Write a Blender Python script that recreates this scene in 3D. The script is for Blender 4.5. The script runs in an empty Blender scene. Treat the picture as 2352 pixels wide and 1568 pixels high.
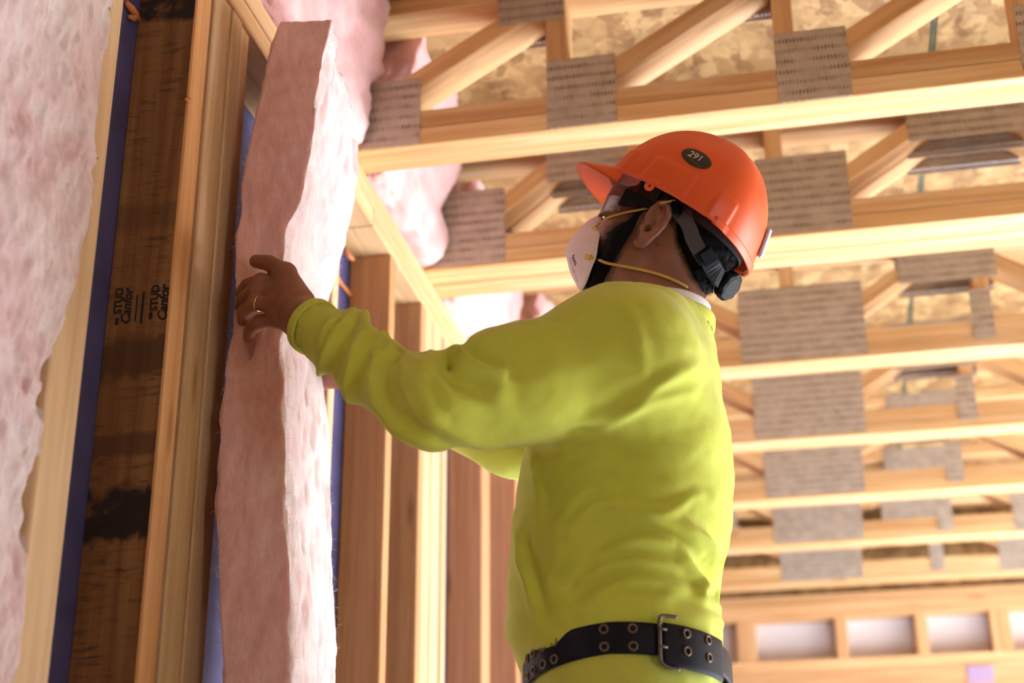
import bpy, bmesh, math, random
import numpy as np
from mathutils import Matrix, Vector

random.seed(7)
rng = np.random.default_rng(11)
C = bpy.context.scene.collection
SC = bpy.context.scene

# ------------------------------------------------------------------ camera, sky, sun, exposure
H0 = 0.72                      # camera height above the floor
FPX = 3503.737                 # focal length in pixels of the 2352 x 1568 frame
CAM = np.array([[0.97910843, 0.08447825, -0.18495975],
                [0.20324933, -0.37961028, 0.90254404],
                [-0.00603272, 0.92128142, 0.38884977]])   # columns: right, up, forward
cam = bpy.data.cameras.new('camera')
camo = bpy.data.objects.new('camera', cam)
C.objects.link(camo)
R = Matrix(((CAM[0, 0], CAM[0, 1], -CAM[0, 2], 0), (CAM[1, 0], CAM[1, 1], -CAM[1, 2], 0),
            (CAM[2, 0], CAM[2, 1], -CAM[2, 2], 0), (0, 0, 0, 1)))
camo.matrix_world = Matrix.Translation((0, 0, H0)) @ R
cam.sensor_width = 36
cam.lens = FPX / 2352 * 36
cam.clip_start = 0.05
cam.dof.use_dof = True
cam.dof.focus_distance = 2.12
cam.dof.aperture_fstop = 3.5
SC.camera = camo

SC.view_settings.view_transform = 'Standard'
SC.view_settings.look = 'None'
SC.view_settings.gamma = 1
SC.view_settings.exposure = 0.06
SC.view_settings.use_curve_mapping = False
SC.render.film_transparent = False
SC.cycles.max_bounces = 9
SC.cycles.diffuse_bounces = 6
SC.cycles.sample_clamp_indirect = 8

world = bpy.data.worlds.new('sky')
SC.world = world
world.use_nodes = True
wn = world.node_tree
wbg = wn.nodes['Background']
wbg.inputs['Color'].default_value = (0.82, 0.92, 1.06, 1)
wbg.inputs['Strength'].default_value = 5.0

sun = bpy.data.lights.new('sun', 'SUN')
sun.energy = 80
sun.angle = math.radians(0.6)
sun.color = (0.90, 0.97, 1.08)
suno = bpy.data.objects.new('sun', sun)
C.objects.link(suno)
# direction the light travels: from the open right side, slightly from beyond, 38 degrees high
sd = Vector((-0.79, -0.20, -0.50)).normalized()
suno.rotation_euler = sd.to_track_quat('-Z', 'Y').to_euler()
suno.location = (8, 6, 8)

# ------------------------------------------------------------------ helpers
def ray(px, py):
    return CAM @ np.array([px - 1176.0, 784.0 - py, FPX])

def at(px, py, Y):
    """the world point seen at pixel (px, py) at depth Y"""
    d = ray(px, py)
    p = d * (Y / d[1])
    return np.array([p[0], p[1], p[2] + H0])

MW = {}

def link(name, data, M=None, parent=None):
    o = bpy.data.objects.new(name, data)
    C.objects.link(o)
    M = M if M is not None else Matrix.Identity(4)
    if parent is not None:
        o.parent = parent
        o.matrix_basis = MW[parent.name].inverted() @ M
    else:
        o.matrix_basis = M
    MW[o.name] = M.copy()
    return o

def tag(o, label=None, cat=None, group=None, kind=None):
    if label: o['label'] = label
    if cat: o['category'] = cat
    if group: o['group'] = group
    if kind: o['kind'] = kind
    return o

def empty(name, loc):
    o = link(name, None, Matrix.Translation(loc))
    o.empty_display_size = 0.05
    return o

def mesh_np(name, V, F, mat, parent=None, origin=None, smooth=True):
    """V (n,3) world coordinates, F (m,4) or list of faces"""
    V = np.asarray(V, float)
    if origin is None:
        origin = np.array(MW[parent.name].translation) if parent is not None else np.zeros(3)
    me = bpy.data.meshes.new(name)
    if isinstance(F, np.ndarray) and F.ndim == 2:
        k = F.shape[1]
        me.vertices.add(len(V))
        me.vertices.foreach_set('co', (V - origin).astype(np.float32).ravel())
        me.loops.add(F.size)
        me.loops.foreach_set('vertex_index', F.astype(np.int32).ravel())
        me.polygons.add(len(F))
        me.polygons.foreach_set('loop_start', np.arange(0, F.size, k, dtype=np.int32))
        me.update(calc_edges=True)
        me.validate()
    else:
        me.from_pydata((V - origin).tolist(), [], [list(map(int, f)) for f in F])
        me.update()
    if smooth:
        me.polygons.foreach_set('use_smooth', np.ones(len(me.polygons), dtype=bool))
    if mat: me.materials.append(mat)
    return link(name, me, Matrix.Translation(origin), parent)

_box = {}
def box_mesh(dims, mat, bev=0.0018):
    key = (tuple(round(d, 4) for d in dims), mat.name, bev)
    if key in _box: return _box[key]
    bm = bmesh.new()
    bmesh.ops.create_cube(bm, size=1)
    for v in bm.verts:
        v.co = Vector((v.co[0] * dims[0], v.co[1] * dims[1], v.co[2] * dims[2]))
    if bev:
        bmesh.ops.bevel(bm, geom=list(bm.edges), offset=min(bev, min(dims) * 0.3), segments=1, affect='EDGES')
    me = bpy.data.meshes.new('board')
    bm.to_mesh(me); bm.free()
    me.materials.append(mat)
    _box[key] = me
    return me

def frame(x, y, z, loc):
    M = Matrix((tuple(x), tuple(y), tuple(z))).transposed().to_4x4()
    M.translation = Vector(loc)
    return M

def bar(name, p0, p1, w, t, wdir, mat, parent=None, bev=0.0018):
    """a board from p0 to p1; w is its size along wdir (made square to the length), t across"""
    p0, p1 = Vector(p0), Vector(p1)
    x = (p1 - p0).normalized()
    y = Vector(wdir); y = (y - x * y.dot(x)).normalized()
    z = x.cross(y)
    return link(name, box_mesh(((p1 - p0).length, w, t), mat, bev), frame(x, y, z, (p0 + p1) / 2), parent)

def boxo(name, lo, hi, mat, parent=None, bev=0.0018, axis=None):
    """axis-aligned board between corners, its length axis along local x"""
    lo, hi = Vector(lo), Vector(hi)
    d = hi - lo
    a = axis if axis is not None else max(range(3), key=lambda i: d[i])
    ax = [Vector((1, 0, 0)), Vector((0, 1, 0)), Vector((0, 0, 1))]
    x, y, z = ax[a], ax[(a + 1) % 3], ax[(a + 2) % 3]
    return link(name, box_mesh((d[a], d[(a + 1) % 3], d[(a + 2) % 3]), mat, bev), frame(x, y, z, (lo + hi) / 2), parent)

def tube(name, pts, r, mat, parent=None, seg=10, close=False, flat=None, flatdir=None):
    """a swept tube; flat gives (width, thickness) for a strap whose width lies along flatdir per point"""
    P = [Vector(p) for p in pts]
    n = len(P)
    V, F = [], []
    up = Vector((0.13, 0.21, 0.97))
    rr = r if hasattr(r, '__len__') else [r] * n
    for i in range(n):
        a = P[(i - 1) % n] if (i or close) else P[i]
        b = P[(i + 1) % n] if (i < n - 1 or close) else P[i]
        t = (b - a).normalized()
        if flatdir is not None:
            s = Vector(flatdir[i] if isinstance(flatdir, list) else flatdir)
        else:
            s = up
        s = (s - t * s.dot(t)).normalized()
        q = t.cross(s)
        for k in range(seg):
            an = 2 * math.pi * k / seg
            if flat:
                c, sn = math.cos(an), math.sin(an)
                cx = math.copysign(abs(c) ** 0.4, c) * flat[0] / 2
                sx = math.copysign(abs(sn) ** 0.4, sn) * flat[1] / 2
                V.append(P[i] + s * cx + q * sx)
            else:
                V.append(P[i] + s * (math.cos(an) * rr[i]) + q * (math.sin(an) * rr[i]))
    m = n if close else n - 1
    for i in range(m):
        j = (i + 1) % n
        for k in range(seg):
            k2 = (k + 1) % seg
            F.append((i * seg + k, i * seg + k2, j * seg + k2, j * seg + k))
    if not close:
        F.append(tuple(range(seg))[::-1]); F.append(tuple(range((n - 1) * seg, n * seg)))
    return mesh_np(name, np.array([list(v) for v in V]), F, mat, parent)

def spline(pts, n):
    """Catmull-Rom through pts"""
    P = np.array(pts, float)
    P = np.vstack([2 * P[0] - P[1], P, 2 * P[-1] - P[-2]])
    out = []
    m = len(P) - 3
    for s in np.linspace(0, m - 1e-9, n):
        i = int(s); t = s - i
        a, b, c, d = P[i:i + 4]
        out.append(0.5 * (2 * b + (c - a) * t + (2 * a - 5 * b + 4 * c - d) * t * t + (3 * b - a - 3 * c + d) * t ** 3))
    return np.array(out)

def text(name, body, M, size, mat, parent=None, extrude=0.0002, shear=0.0, offset=0.0):
    cu = bpy.data.curves.new(name, 'FONT')
    cu.body = body; cu.size = size; cu.extrude = extrude; cu.shear = shear
    cu.align_x = 'CENTER'; cu.align_y = 'CENTER'
    cu.offset = offset
    tmp = bpy.data.objects.new('tmp', cu); C.objects.link(tmp)
    dg = bpy.context.evaluated_depsgraph_get()
    me = bpy.data.meshes.new_from_object(tmp.evaluated_get(dg))
    bpy.data.objects.remove(tmp)
    me.materials.clear(); me.materials.append(mat)
    return link(name, me, M, parent)

# vectorised value noise
def _hash(i, j, k, s):
    h = (i * 374761393 + j * 668265263 + k * 2147483647 + s * 974711) & 0xffffffff
    h = ((h ^ (h >> 13)) * 1274126177) & 0xffffffff
    h = (h ^ (h >> 16)) & 0xffffffff
    return h / 4294967295.0

def vnoise(P, s=0):
    P = np.asarray(P, float)
    I = np.floor(P).astype(np.int64); f = P - I
    f = f * f * (3 - 2 * f)
    r = 0
    for a in (0, 1):
        for b in (0, 1):
            for c in (0, 1):
                w = (f[:, 0] if a else 1 - f[:, 0]) * (f[:, 1] if b else 1 - f[:, 1]) * (f[:, 2] if c else 1 - f[:, 2])
                r = r + w * _hash(I[:, 0] + a, I[:, 1] + b, I[:, 2] + c, s)
    return r * 2 - 1

def fbm(P, s=0, oct=4):
    r = 0; a = 1.0
    for o in range(oct):
        r = r + a * vnoise(np.asarray(P) * 2 ** o, s + o * 17); a *= 0.5
    return r

# ------------------------------------------------------------------ materials
def newmat(name):
    m = bpy.data.materials.new(name)
    m.use_nodes = True
    nt = m.node_tree
    b = nt.nodes['Principled BSDF']
    return m, nt, b

def N(nt, typ, **kw):
    n = nt.nodes.new(typ)
    for k, v in kw.items():
        if k in n.inputs.keys() if hasattr(n.inputs, 'keys') else False:
            n.inputs[k].default_value = v
        else:
            setattr(n, k, v)
    return n

def ramp(nt, src, stops):
    r = nt.nodes.new('ShaderNodeValToRGB')
    while len(r.color_ramp.elements) < len(stops): r.color_ramp.elements.new(0.5)
    for e, (p, c) in zip(r.color_ramp.elements, stops):
        e.position = p; e.color = (*c, 1) if len(c) == 3 else c
    nt.links.new(src, r.inputs[0])
    return r

def mathn(nt, op, a, b=None):
    n = nt.nodes.new('ShaderNodeMath'); n.operation = op
    for i, x in enumerate((a, b)):
        if x is None: continue
        if isinstance(x, (int, float)): n.inputs[i].default_value = x
        else: nt.links.new(x, n.inputs[i])
    return n.outputs[0]

def mixc(nt, fac, a, b, blend='MIX'):
    n = nt.nodes.new('ShaderNodeMix'); n.data_type = 'RGBA'; n.blend_type = blend
    for i, x in ((0, fac), (6, a), (7, b)):
        if isinstance(x, (int, float)): n.inputs[i].default_value = x
        elif isinstance(x, tuple): n.inputs[i].default_value = (*x, 1)
        else: nt.links.new(x, n.inputs[i])
    return n.outputs[2]

def objcoord(nt, scale=(1, 1, 1), rand=True):
    tc = nt.nodes.new('ShaderNodeTexCoord')
    mp = nt.nodes.new('ShaderNodeMapping')
    mp.inputs['Scale'].default_value = scale
    nt.links.new(tc.outputs['Object'], mp.inputs['Vector'])
    if rand:
        oi = nt.nodes.new('ShaderNodeObjectInfo')
        cb = nt.nodes.new('ShaderNodeCombineXYZ')
        for i, k in enumerate((37.0, 19.0, 53.0)):
            nt.links.new(mathn(nt, 'MULTIPLY', oi.outputs['Random'], k), cb.inputs[i])
        nt.links.new(cb.outputs[0], mp.inputs['Location'])
    return mp.outputs[0]

def noise(nt, vec, scale, detail=4, rough=0.55, dist=0.0):
    n = nt.nodes.new('ShaderNodeTexNoise')
    n.inputs['Scale'].default_value = scale
    n.inputs['Detail'].default_value = detail
    n.inputs['Roughness'].default_value = rough
    n.inputs['Distortion'].default_value = dist
    nt.links.new(vec, n.inputs['Vector'])
    return n.outputs[0]

def bump(nt, b, h, strength, dist=0.002):
    n = nt.nodes.new('ShaderNodeBump')
    n.inputs['Strength'].default_value = strength
    n.inputs['Distance'].default_value = dist
    nt.links.new(h, n.inputs['Height'])
    nt.links.new(n.outputs[0], b.inputs['Normal'])

def wood(name, lo, mid, hi, knots=True, marks=None, rough=0.6):
    """softwood: long grain along local x, per-board tone from the object's random number"""
    m, nt, b = newmat(name)
    v = objcoord(nt, (1.0, 1.0, 1.0))
    s1 = nt.nodes.new('ShaderNodeMapping'); s1.inputs['Scale'].default_value = (1.1, 26, 26)
    nt.links.new(v, s1.inputs[0])
    g = noise(nt, s1.outputs[0], 1.6, 3, 0.5, 0.8)
    s2 = nt.nodes.new('ShaderNodeMapping'); s2.inputs['Scale'].default_value = (5, 190, 190)
    nt.links.new(v, s2.inputs[0])
    fine = noise(nt, s2.outputs[0], 2.0, 3, 0.6)
    col = ramp(nt, g, [(0.30, lo), (0.50, mid), (0.68, hi)]).outputs[0]
    fr = ramp(nt, fine, [(0.3, (0.78, 0.74, 0.7)), (0.65, (1, 1, 1))]).outputs[0]
    col = mixc(nt, 0.6, col, fr, 'MULTIPLY')
    oi = nt.nodes.new('ShaderNodeObjectInfo')
    tone = ramp(nt, oi.outputs['Random'], [(0.0, (0.84, 0.80, 0.77)), (1.0, (1.06, 1.04, 1.0))]).outputs[0]
    col = mixc(nt, 1.0, col, tone, 'MULTIPLY')
    if knots:
        s3 = nt.nodes.new('ShaderNodeMapping'); s3.inputs['Scale'].default_value = (2.6, 12, 12)
        nt.links.new(v, s3.inputs[0])
        vo = nt.nodes.new('ShaderNodeTexVoronoi'); vo.inputs['Scale'].default_value = 1.0
        nt.links.new(s3.outputs[0], vo.inputs['Vector'])
        kn = ramp(nt, vo.outputs['Distance'], [(0.05, (1, 1, 1)), (0.13, (0, 0, 0))]).outputs[0]
        kf = mathn(nt, 'MULTIPLY', kn, 0.65)
        col = mixc(nt, kf, col, (lo[0] * 0.45, lo[1] * 0.38, lo[2] * 0.33))
    if marks: col = marks(nt, col)
    nt.links.new(col, b.inputs['Base Color'])
    b.inputs['Roughness'].default_value = rough
    b.inputs['Specular IOR Level'].default_value = 0.3
    bump(nt, b, fine, 0.25, 0.0008)
    return m

M_wood = wood('spruce', (0.60, 0.33, 0.145), (0.70, 0.42, 0.20), (0.78, 0.51, 0.27))
M_truss = wood('truss_lumber', (0.60, 0.34, 0.138), (0.71, 0.445, 0.208), (0.79, 0.56, 0.32))
M_stud = wood('stud_lumber', (0.56, 0.29, 0.12), (0.66, 0.37, 0.165), (0.74, 0.45, 0.22))

def stain_marks(spots, ink=(0.02, 0.016, 0.014), cross=True):
    """dark grime with its own ragged outline at places along the board (local x, local z, half sizes, strength)"""
    def f(nt, col):
        tc = nt.nodes.new('ShaderNodeTexCoord')
        sp = nt.nodes.new('ShaderNodeSeparateXYZ')
        nt.links.new(tc.outputs['Object'], sp.inputs[0])
        nz = noise(nt, tc.outputs['Object'], 55, 4, 0.7)
        nz2 = noise(nt, tc.outputs['Object'], 14, 3, 0.6)
        w = mathn(nt, 'MULTIPLY', mathn(nt, 'SUBTRACT', nz, 0.5), 0.9)
        w = mathn(nt, 'ADD', w, mathn(nt, 'MULTIPLY', mathn(nt, 'SUBTRACT', nz2, 0.5), 1.3))
        total = None
        for (x, z, hx, hz, st) in spots:
            dx = mathn(nt, 'DIVIDE', mathn(nt, 'ABSOLUTE', mathn(nt, 'SUBTRACT', sp.outputs[0], x)), hx)
            dz = mathn(nt, 'DIVIDE', mathn(nt, 'ABSOLUTE', mathn(nt, 'SUBTRACT', sp.outputs[2], z)), hz)
            d = mathn(nt, 'MAXIMUM', dx, dz)
            d = mathn(nt, 'ADD', d, w)
            k = ramp(nt, d, [(0.62, (st, st, st)), (1.12 if st > 0.8 else 1.5, (0, 0, 0))]).outputs[0]
            total = k if total is None else mathn(nt, 'MAXIMUM', total, k)
        # rough-sawn scratches everywhere on this board
        mp = nt.nodes.new('ShaderNodeMapping'); mp.inputs['Scale'].default_value = (160, 20, 14)
        nt.links.new(tc.outputs['Object'], mp.inputs[0])
        sc = noise(nt, mp.outputs[0], 1.0, 3, 0.7)
        scr = ramp(nt, sc, [(0.50, (0, 0, 0)), (0.66, (0.85, 0.85, 0.85))]).outputs[0]
        patch = ramp(nt, nz2, [(0.36, (0, 0, 0)), (0.60, (1, 1, 1))]).outputs[0]
        total = mathn(nt, 'MAXIMUM', total, mathn(nt, 'MULTIPLY', mathn(nt, 'MULTIPLY', scr, patch), 0.8))
        return mixc(nt, total, col, ink)
    return f

def osb_mat():
    m, nt, b = newmat('oriented_strand_board')
    v = objcoord(nt, (1, 1, 1))
    col = None
    hs = []
    for i, (rz, sc) in enumerate(((0.35, (13, 36, 20)), (1.75, (15, 42, 20)), (1.1, (22, 55, 30)))):
        mp = nt.nodes.new('ShaderNodeMapping')
        mp.inputs['Rotation'].default_value = (0, 0, rz)
        mp.inputs['Scale'].default_value = sc
        nt.links.new(v, mp.inputs[0])
        vo = nt.nodes.new('ShaderNodeTexVoronoi'); vo.inputs['Scale'].default_value = 1
        nt.links.new(mp.outputs[0], vo.inputs['Vector'])
        c = ramp(nt, vo.outputs['Color'], [(0.15, (0.25, 0.128, 0.042)), (0.5, (0.37, 0.215, 0.08)), (0.85, (0.49, 0.32, 0.135))]).outputs[0]
        hs.append(vo.outputs['Color'])
        if col is None: col = c
        else:
            msk = ramp(nt, noise(nt, mp.outputs[0], 0.8, 2), [(0.47, (0, 0, 0)), (0.53, (1, 1, 1))]).outputs[0]
            col = mixc(nt, msk, col, c)
    dk = ramp(nt, noise(nt, v, 9, 5, 0.65), [(0.36, (0.45, 0.38, 0.32)), (0.55, (1, 1, 1))]).outputs[0]
    col = mixc(nt, 0.55, col, dk, 'MULTIPLY')
    nt.links.new(col, b.inputs['Base Color'])
    b.inputs['Roughness'].default_value = 0.65
    bump(nt, b, hs[0], 0.25, 0.001)
    return m
M_osb = osb_mat()

def plain(name, col, rough=0.6, metal=0.0, var=0.0, vscale=20, spec=0.5, bumpst=0.0, bscale=80):
    m, nt, b = newmat(name)
    if var or bumpst:
        v = objcoord(nt)
    if var:
        n = noise(nt, v, vscale, 4, 0.6)
        c = ramp(nt, n, [(0.3, tuple(x * (1 - var) for x in col)), (0.7, tuple(min(1, x * (1 + var)) for x in col))]).outputs[0]
        nt.links.new(c, b.inputs['Base Color'])
    else:
        b.inputs['Base Color'].default_value = (*col, 1)
    b.inputs['Roughness'].default_value = rough
    b.inputs['Metallic'].default_value = metal
    b.inputs['Specular IOR Level'].default_value = spec
    if bumpst: bump(nt, b, noise(nt, v, bscale, 3, 0.6), bumpst, 0.001)
    return m

def plate_mat():
    """pressed galvanised truss plate: rows of short punched slots along local x"""
    m, nt, b = newmat('galvanised_nail_plate')
    tc = nt.nodes.new('ShaderNodeTexCoord')
    sp = nt.nodes.new('ShaderNodeSeparateXYZ')
    nt.links.new(tc.outputs['Object'], sp.inputs[0])
    y = mathn(nt, 'DIVIDE', sp.outputs[1], 0.0225)
    row = mathn(nt, 'FLOOR', y)
    x = mathn(nt, 'ADD', mathn(nt, 'DIVIDE', sp.outputs[0], 0.0066), mathn(nt, 'MULTIPLY', row, 0.5))
    fx = mathn(nt, 'ABSOLUTE', mathn(nt, 'SUBTRACT', mathn(nt, 'FRACT', x), 0.5))
    fy = mathn(nt, 'ABSOLUTE', mathn(nt, 'SUBTRACT', mathn(nt, 'FRACT', y), 0.5))
    sl = mathn(nt, 'MULTIPLY', mathn(nt, 'LESS_THAN', fx, 0.30), mathn(nt, 'LESS_THAN', mathn(nt, 'ADD', fy, mathn(nt, 'MULTIPLY', mathn(nt, 'FRACT', mathn(nt, 'MULTIPLY', mathn(nt, 'FLOOR', x), 0.5)), 0.12)), 0.22))
    v = objcoord(nt)
    nz = noise(nt, v, 30, 4, 0.7)
    some = ramp(nt, noise(nt, v, 22, 2), [(0.38, (0.25, 0.25, 0.25)), (0.6, (1, 1, 1))]).outputs[0]
    slm = mathn(nt, 'MULTIPLY', sl, some)
    base = ramp(nt, nz, [(0.3, (0.40, 0.335, 0.27)), (0.7, (0.56, 0.48, 0.40))]).outputs[0]
    col = mixc(nt, mathn(nt, 'MULTIPLY', slm, 0.8), base, (0.09, 0.06, 0.04))
    nt.links.new(col, b.inputs['Base Color'])
    b.inputs['Metallic'].default_value = 0.35
    b.inputs['Roughness'].default_value = 0.5
    bump(nt, b, mathn(nt, 'SUBTRACT', 1.0, sl), 0.5, 0.0012)
    return m
M_plate = plate_mat()
M_teeth = plain('bright_zinc', (0.86, 0.85, 0.83), 0.3, 0.35)

def pink_mat(name, a, b_, c):
    m, nt, b = newmat(name)
    v = objcoord(nt)
    n1 = noise(nt, v, 9, 5, 0.65, 0.6)
    mp = nt.nodes.new('ShaderNodeMapping'); mp.inputs['Scale'].default_value = (150, 150, 38)
    nt.links.new(v, mp.inputs[0])
    n2 = noise(nt, mp.outputs[0], 1.0, 4, 0.75, 1.2)
    col = ramp(nt, n1, [(0.33, a), (0.5, b_), (0.66, c)]).outputs[0]
    fb = ramp(nt, n2, [(0.3, (0.80, 0.72, 0.71)), (0.65, (1, 1, 1))]).outputs[0]
    col = mixc(nt, 0.7, col, fb, 'MULTIPLY')
    nt.links.new(col, b.inputs['Base Color'])
    b.inputs['Roughness'].default_value = 0.95
    b.inputs['Specular IOR Level'].default_value = 0.1
    b.inputs['Sheen Weight'].default_value = 0.25
    b.inputs['Subsurface Weight'].default_value = 0.25
    b.inputs['Subsurface Radius'].default_value = (0.02, 0.01, 0.01)
    b.inputs['Subsurface Scale'].default_value = 0.6
    bump(nt, b, n2, 0.45, 0.003)
    return m
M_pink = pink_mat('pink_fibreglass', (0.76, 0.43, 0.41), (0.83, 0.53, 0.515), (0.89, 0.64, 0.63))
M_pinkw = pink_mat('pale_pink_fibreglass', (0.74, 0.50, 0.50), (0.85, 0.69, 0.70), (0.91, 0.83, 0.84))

M_wrap = plain('blue_membrane', (0.072, 0.072, 0.20), 0.6, var=0.22, vscale=14, bumpst=0.2, bscale=30)
M_slab = plain('concrete', (0.72, 0.74, 0.76), 0.8, var=0.1, vscale=3, bumpst=0.2)
M_ground = plain('pale_gravel', (0.55, 0.50, 0.43), 0.9, var=0.15, vscale=6, bumpst=0.4)
M_foam = plain('orange_sealant', (0.62, 0.21, 0.075), 0.6, var=0.15, vscale=30)
M_ink = plain('black_ink', (0.018, 0.014, 0.012), 0.8)
M_sheet = plain('pale_sheet', (0.62, 0.60, 0.63), 0.7, var=0.06, vscale=2)

# ------------------------------------------------------------------ setting
Z0 = H0
ZB, ZT, ZD = 1.49 + Z0, 1.795 + Z0, 1.834 + Z0    # truss underside, top chord underside, deck underside
XW = -0.82                                       # room face of the left wall studs

fl = boxo('floor', (-1.05, -1.6, -0.12), (3.75, 6.9, 0.0), M_slab, bev=0)
tag(fl, 'pale concrete floor slab under the framed room', None, kind='structure')
gm = boxo('ground', (-25, -25, -0.32), (28, 30, -0.121), M_ground, bev=0)
tag(gm, 'pale gravel ground around the framed building', None, kind='structure')

# ceiling: strand board panels on the trusses, green stripe along each panel edge
M_green = plain('green_edge_paint', (0.022, 0.055, 0.036), 0.6)
ce = empty('ceiling', (0, 2, ZD)); tag(ce, 'strand board subfloor panels laid over the floor trusses', None, kind='structure')
pxs = [-0.92, 0.328, 1.551, 2.774, 3.75]
for j, (ya, yb) in enumerate(((-1.6, 0.8), (0.8006, 3.24), (3.2406, 5.68), (5.6806, 6.9))):
    off = 0.0
    for i in range(4):
        pn = boxo('panel', (pxs[i] + 0.0003, ya, ZD), (pxs[i + 1] - 0.0003, yb, ZD + 0.018), M_osb, ce, 0.0006, axis=1)
        for e in ((pxs[i] + 0.0015, pxs[i] + 0.007), (pxs[i + 1] - 0.007, pxs[i + 1] - 0.0015)):
            boxo('edge_stripe', (e[0], ya + 0.004, ZD - 0.0003), (e[1], yb - 0.004, ZD + 0.0002), M_green, pn, 0, axis=1)

RO = 2.9      # the right side is open from here on
# left wall
wl = boxo('wall_left', (-0.925, -1.4, 0.0), (-0.910, 6.6, 1.52 + Z0), M_wrap, bev=0)
tag(wl, 'framed left wall of timber studs over blue sheathing membrane', None, kind='structure')
ztp = 1.408 + Z0
M_studB = wood('stained_shaded_stud', (0.235, 0.10, 0.04), (0.32, 0.145, 0.058), (0.40, 0.19, 0.08), marks=stain_marks([
    (0.0, 0, 0.001, 0.001, 0.0)]))
def stud(y0, y1, mat=None, x0=-0.909, x1=XW, z1=None, name='stud'):
    return boxo(name, (x0, y0, 0.04), (x1, y1, z1 or ztp), mat or M_stud, wl, 0.0022, axis=2)

# stained stud: find board-local heights of the marks from where they sit on its face
zc = (0.04 + ztp) / 2
def hz(py): return at(380, py, 1.728)[2] - zc
M_studB = wood('stained_shaded_stud', (0.19, 0.082, 0.032), (0.27, 0.118, 0.045), (0.35, 0.165, 0.068), knots=False, marks=stain_marks([
    (hz(1172), 0.014, (hz(1100) - hz(1245)) / 2, 0.030, 0.96),
    (hz(20), 0.02, (hz(-20) - hz(48)) / 2, 0.036, 0.97),
    (hz(815), 0.004, (hz(760) - hz(875)) / 2, 0.046, 0.6),
    (hz(495), -0.004, (hz(470) - hz(545)) / 2, 0.026, 0.3),
    (hz(1015), -0.004, (hz(985) - hz(1050)) / 2, 0.008, 0.5)]))  # browns darkened for the stain and for the shadow of the bay
M_studlt = wood('pale_stud', (0.65, 0.43, 0.23), (0.73, 0.52, 0.31), (0.79, 0.59, 0.37))
M_studor = wood('orange_stud', (0.62, 0.29, 0.10), (0.70, 0.36, 0.14), (0.76, 0.43, 0.19))
stud(1.438, 1.514, M_studlt)
sB = stud(1.728, 1.779, M_studor)
# the room edge of that stud is clean, its wide face is stained and shaded: a thin facing board carries both in its colour
face = boxo('stud_face', (-0.909, 1.7262, 0.04), (XW - 0.0025, 1.7282, ztp), M_studB, wl, 0.0, axis=2)
stud(1.7795, 1.7905, M_studB, x1=XW - 0.010, name='spacer')
for (a, b_, dx, mt) in ((1.7915, 1.8160, 0.0, M_studlt), (1.8185, 1.8635, 0.005, M_studlt), (1.8660, 1.9030, 0.002, M_studlt), (1.9055, 1.943, 0.006, M_studlt)):
    stud(a, b_, mt, x1=XW - dx)
for (a, b_) in ((0.98, 1.018), (0.56, 0.598), (0.15, 0.188), (-0.27, -0.232), (-0.7, -0.662), (-1.1, -1.062)):
    stud(a, b_)
stud(2.388, 2.423, M_studlt)
stud(2.752, 2.790)
M_knotty = wood('knotty_stud', (0.48, 0.26, 0.11), (0.58, 0.34, 0.16), (0.66, 0.42, 0.21))
stud(3.002, 3.042, M_knotty)
for (a, b_, dx) in ((3.047, 3.105, 0.002), (3.108, 3.168, 0.0), (3.17, 3.203, 0.004), (3.205, 3.246, 0.0)):
    stud(a, b_, M_studlt, x1=XW - dx)
M_red = wood('reddish_stud', (0.52, 0.25, 0.12), (0.60, 0.31, 0.15), (0.66, 0.36, 0.19))
for (a, b_) in ((3.612, 3.700), (4.040, 4.078), (4.45, 4.488), (4.86, 4.898), (5.27, 5.308), (5.68, 5.718), (6.1, 6.138)):
    stud(a, b_, M_red)
boxo('bottom_plate', (-0.909, -1.3, 0.0), (XW, 6.4, 0.0395), M_stud, wl, axis=1)
M_tp = wood('top_plate_lumber', (0.60, 0.36, 0.17), (0.70, 0.46, 0.24), (0.78, 0.55, 0.31))
boxo('top_plate', (-0.909, -1.3, ztp), (XW, 2.62, 1.447 + Z0), M_tp, wl, axis=1)
boxo('top_plate', (-0.909, 2.623, ztp), (XW, 6.4, 1.447 + Z0), M_tp, wl, axis=1)
boxo('top_plate', (-0.909, -1.3, 1.449 + Z0), (XW + 0.002, 4.1, 1.488 + Z0), M_tp, wl, axis=1)
boxo('top_plate', (-0.909, 4.103, 1.449 + Z0), (XW + 0.002, 6.4, 1.488 + Z0), M_tp, wl, axis=1)
boxo('rim_board', (-0.925, -1.4, 1.4885 + Z0), (-0.896, 6.6, ZD - 0.001), M_osb, wl, axis=1)

def blob(name, pts, rads, parent, seg=8):
    return tube(name, pts, rads, M_foam, parent, seg=seg)
# orange sealant: a drip at the near top corner, a dab under the plate, a bead across the blue membrane
p = lambda px, py, Y: tuple(at(px, py, Y))
xb = -0.905
def onX(px, py, X):
    d = ray(px, py); q = d * (X / d[0]); return (q[0], q[1], q[2] + H0)
blob('sealant_bead', [onX(290, 6, xb), onX(303, 22, xb), onX(312, 36, xb), onX(320, 46, xb)], [0.004, 0.006, 0.005, 0.003], wl)
blob('sealant_bead', [onX(296, 38, xb), onX(306, 42, xb), onX(316, 30, xb)], [0.003, 0.005, 0.003], wl)
blob('sealant_bead', [onX(792, 572, -0.9), onX(803, 590, -0.895), onX(812, 596, -0.89)], [0.004, 0.0065, 0.004], wl)
blob('sealant_bead', [onX(764, 628, xb), onX(776, 642, xb), onX(784, 652, xb), onX(797, 668, xb), onX(806, 680, xb)], [0.004, 0.006, 0.004, 0.005, 0.004], wl)
blob('sealant_bead', [onX(425, 228, XW + 0.001), onX(433, 229, XW + 0.002), onX(440, 230, XW + 0.001)], [0.0015, 0.004, 0.0015], wl)

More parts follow.
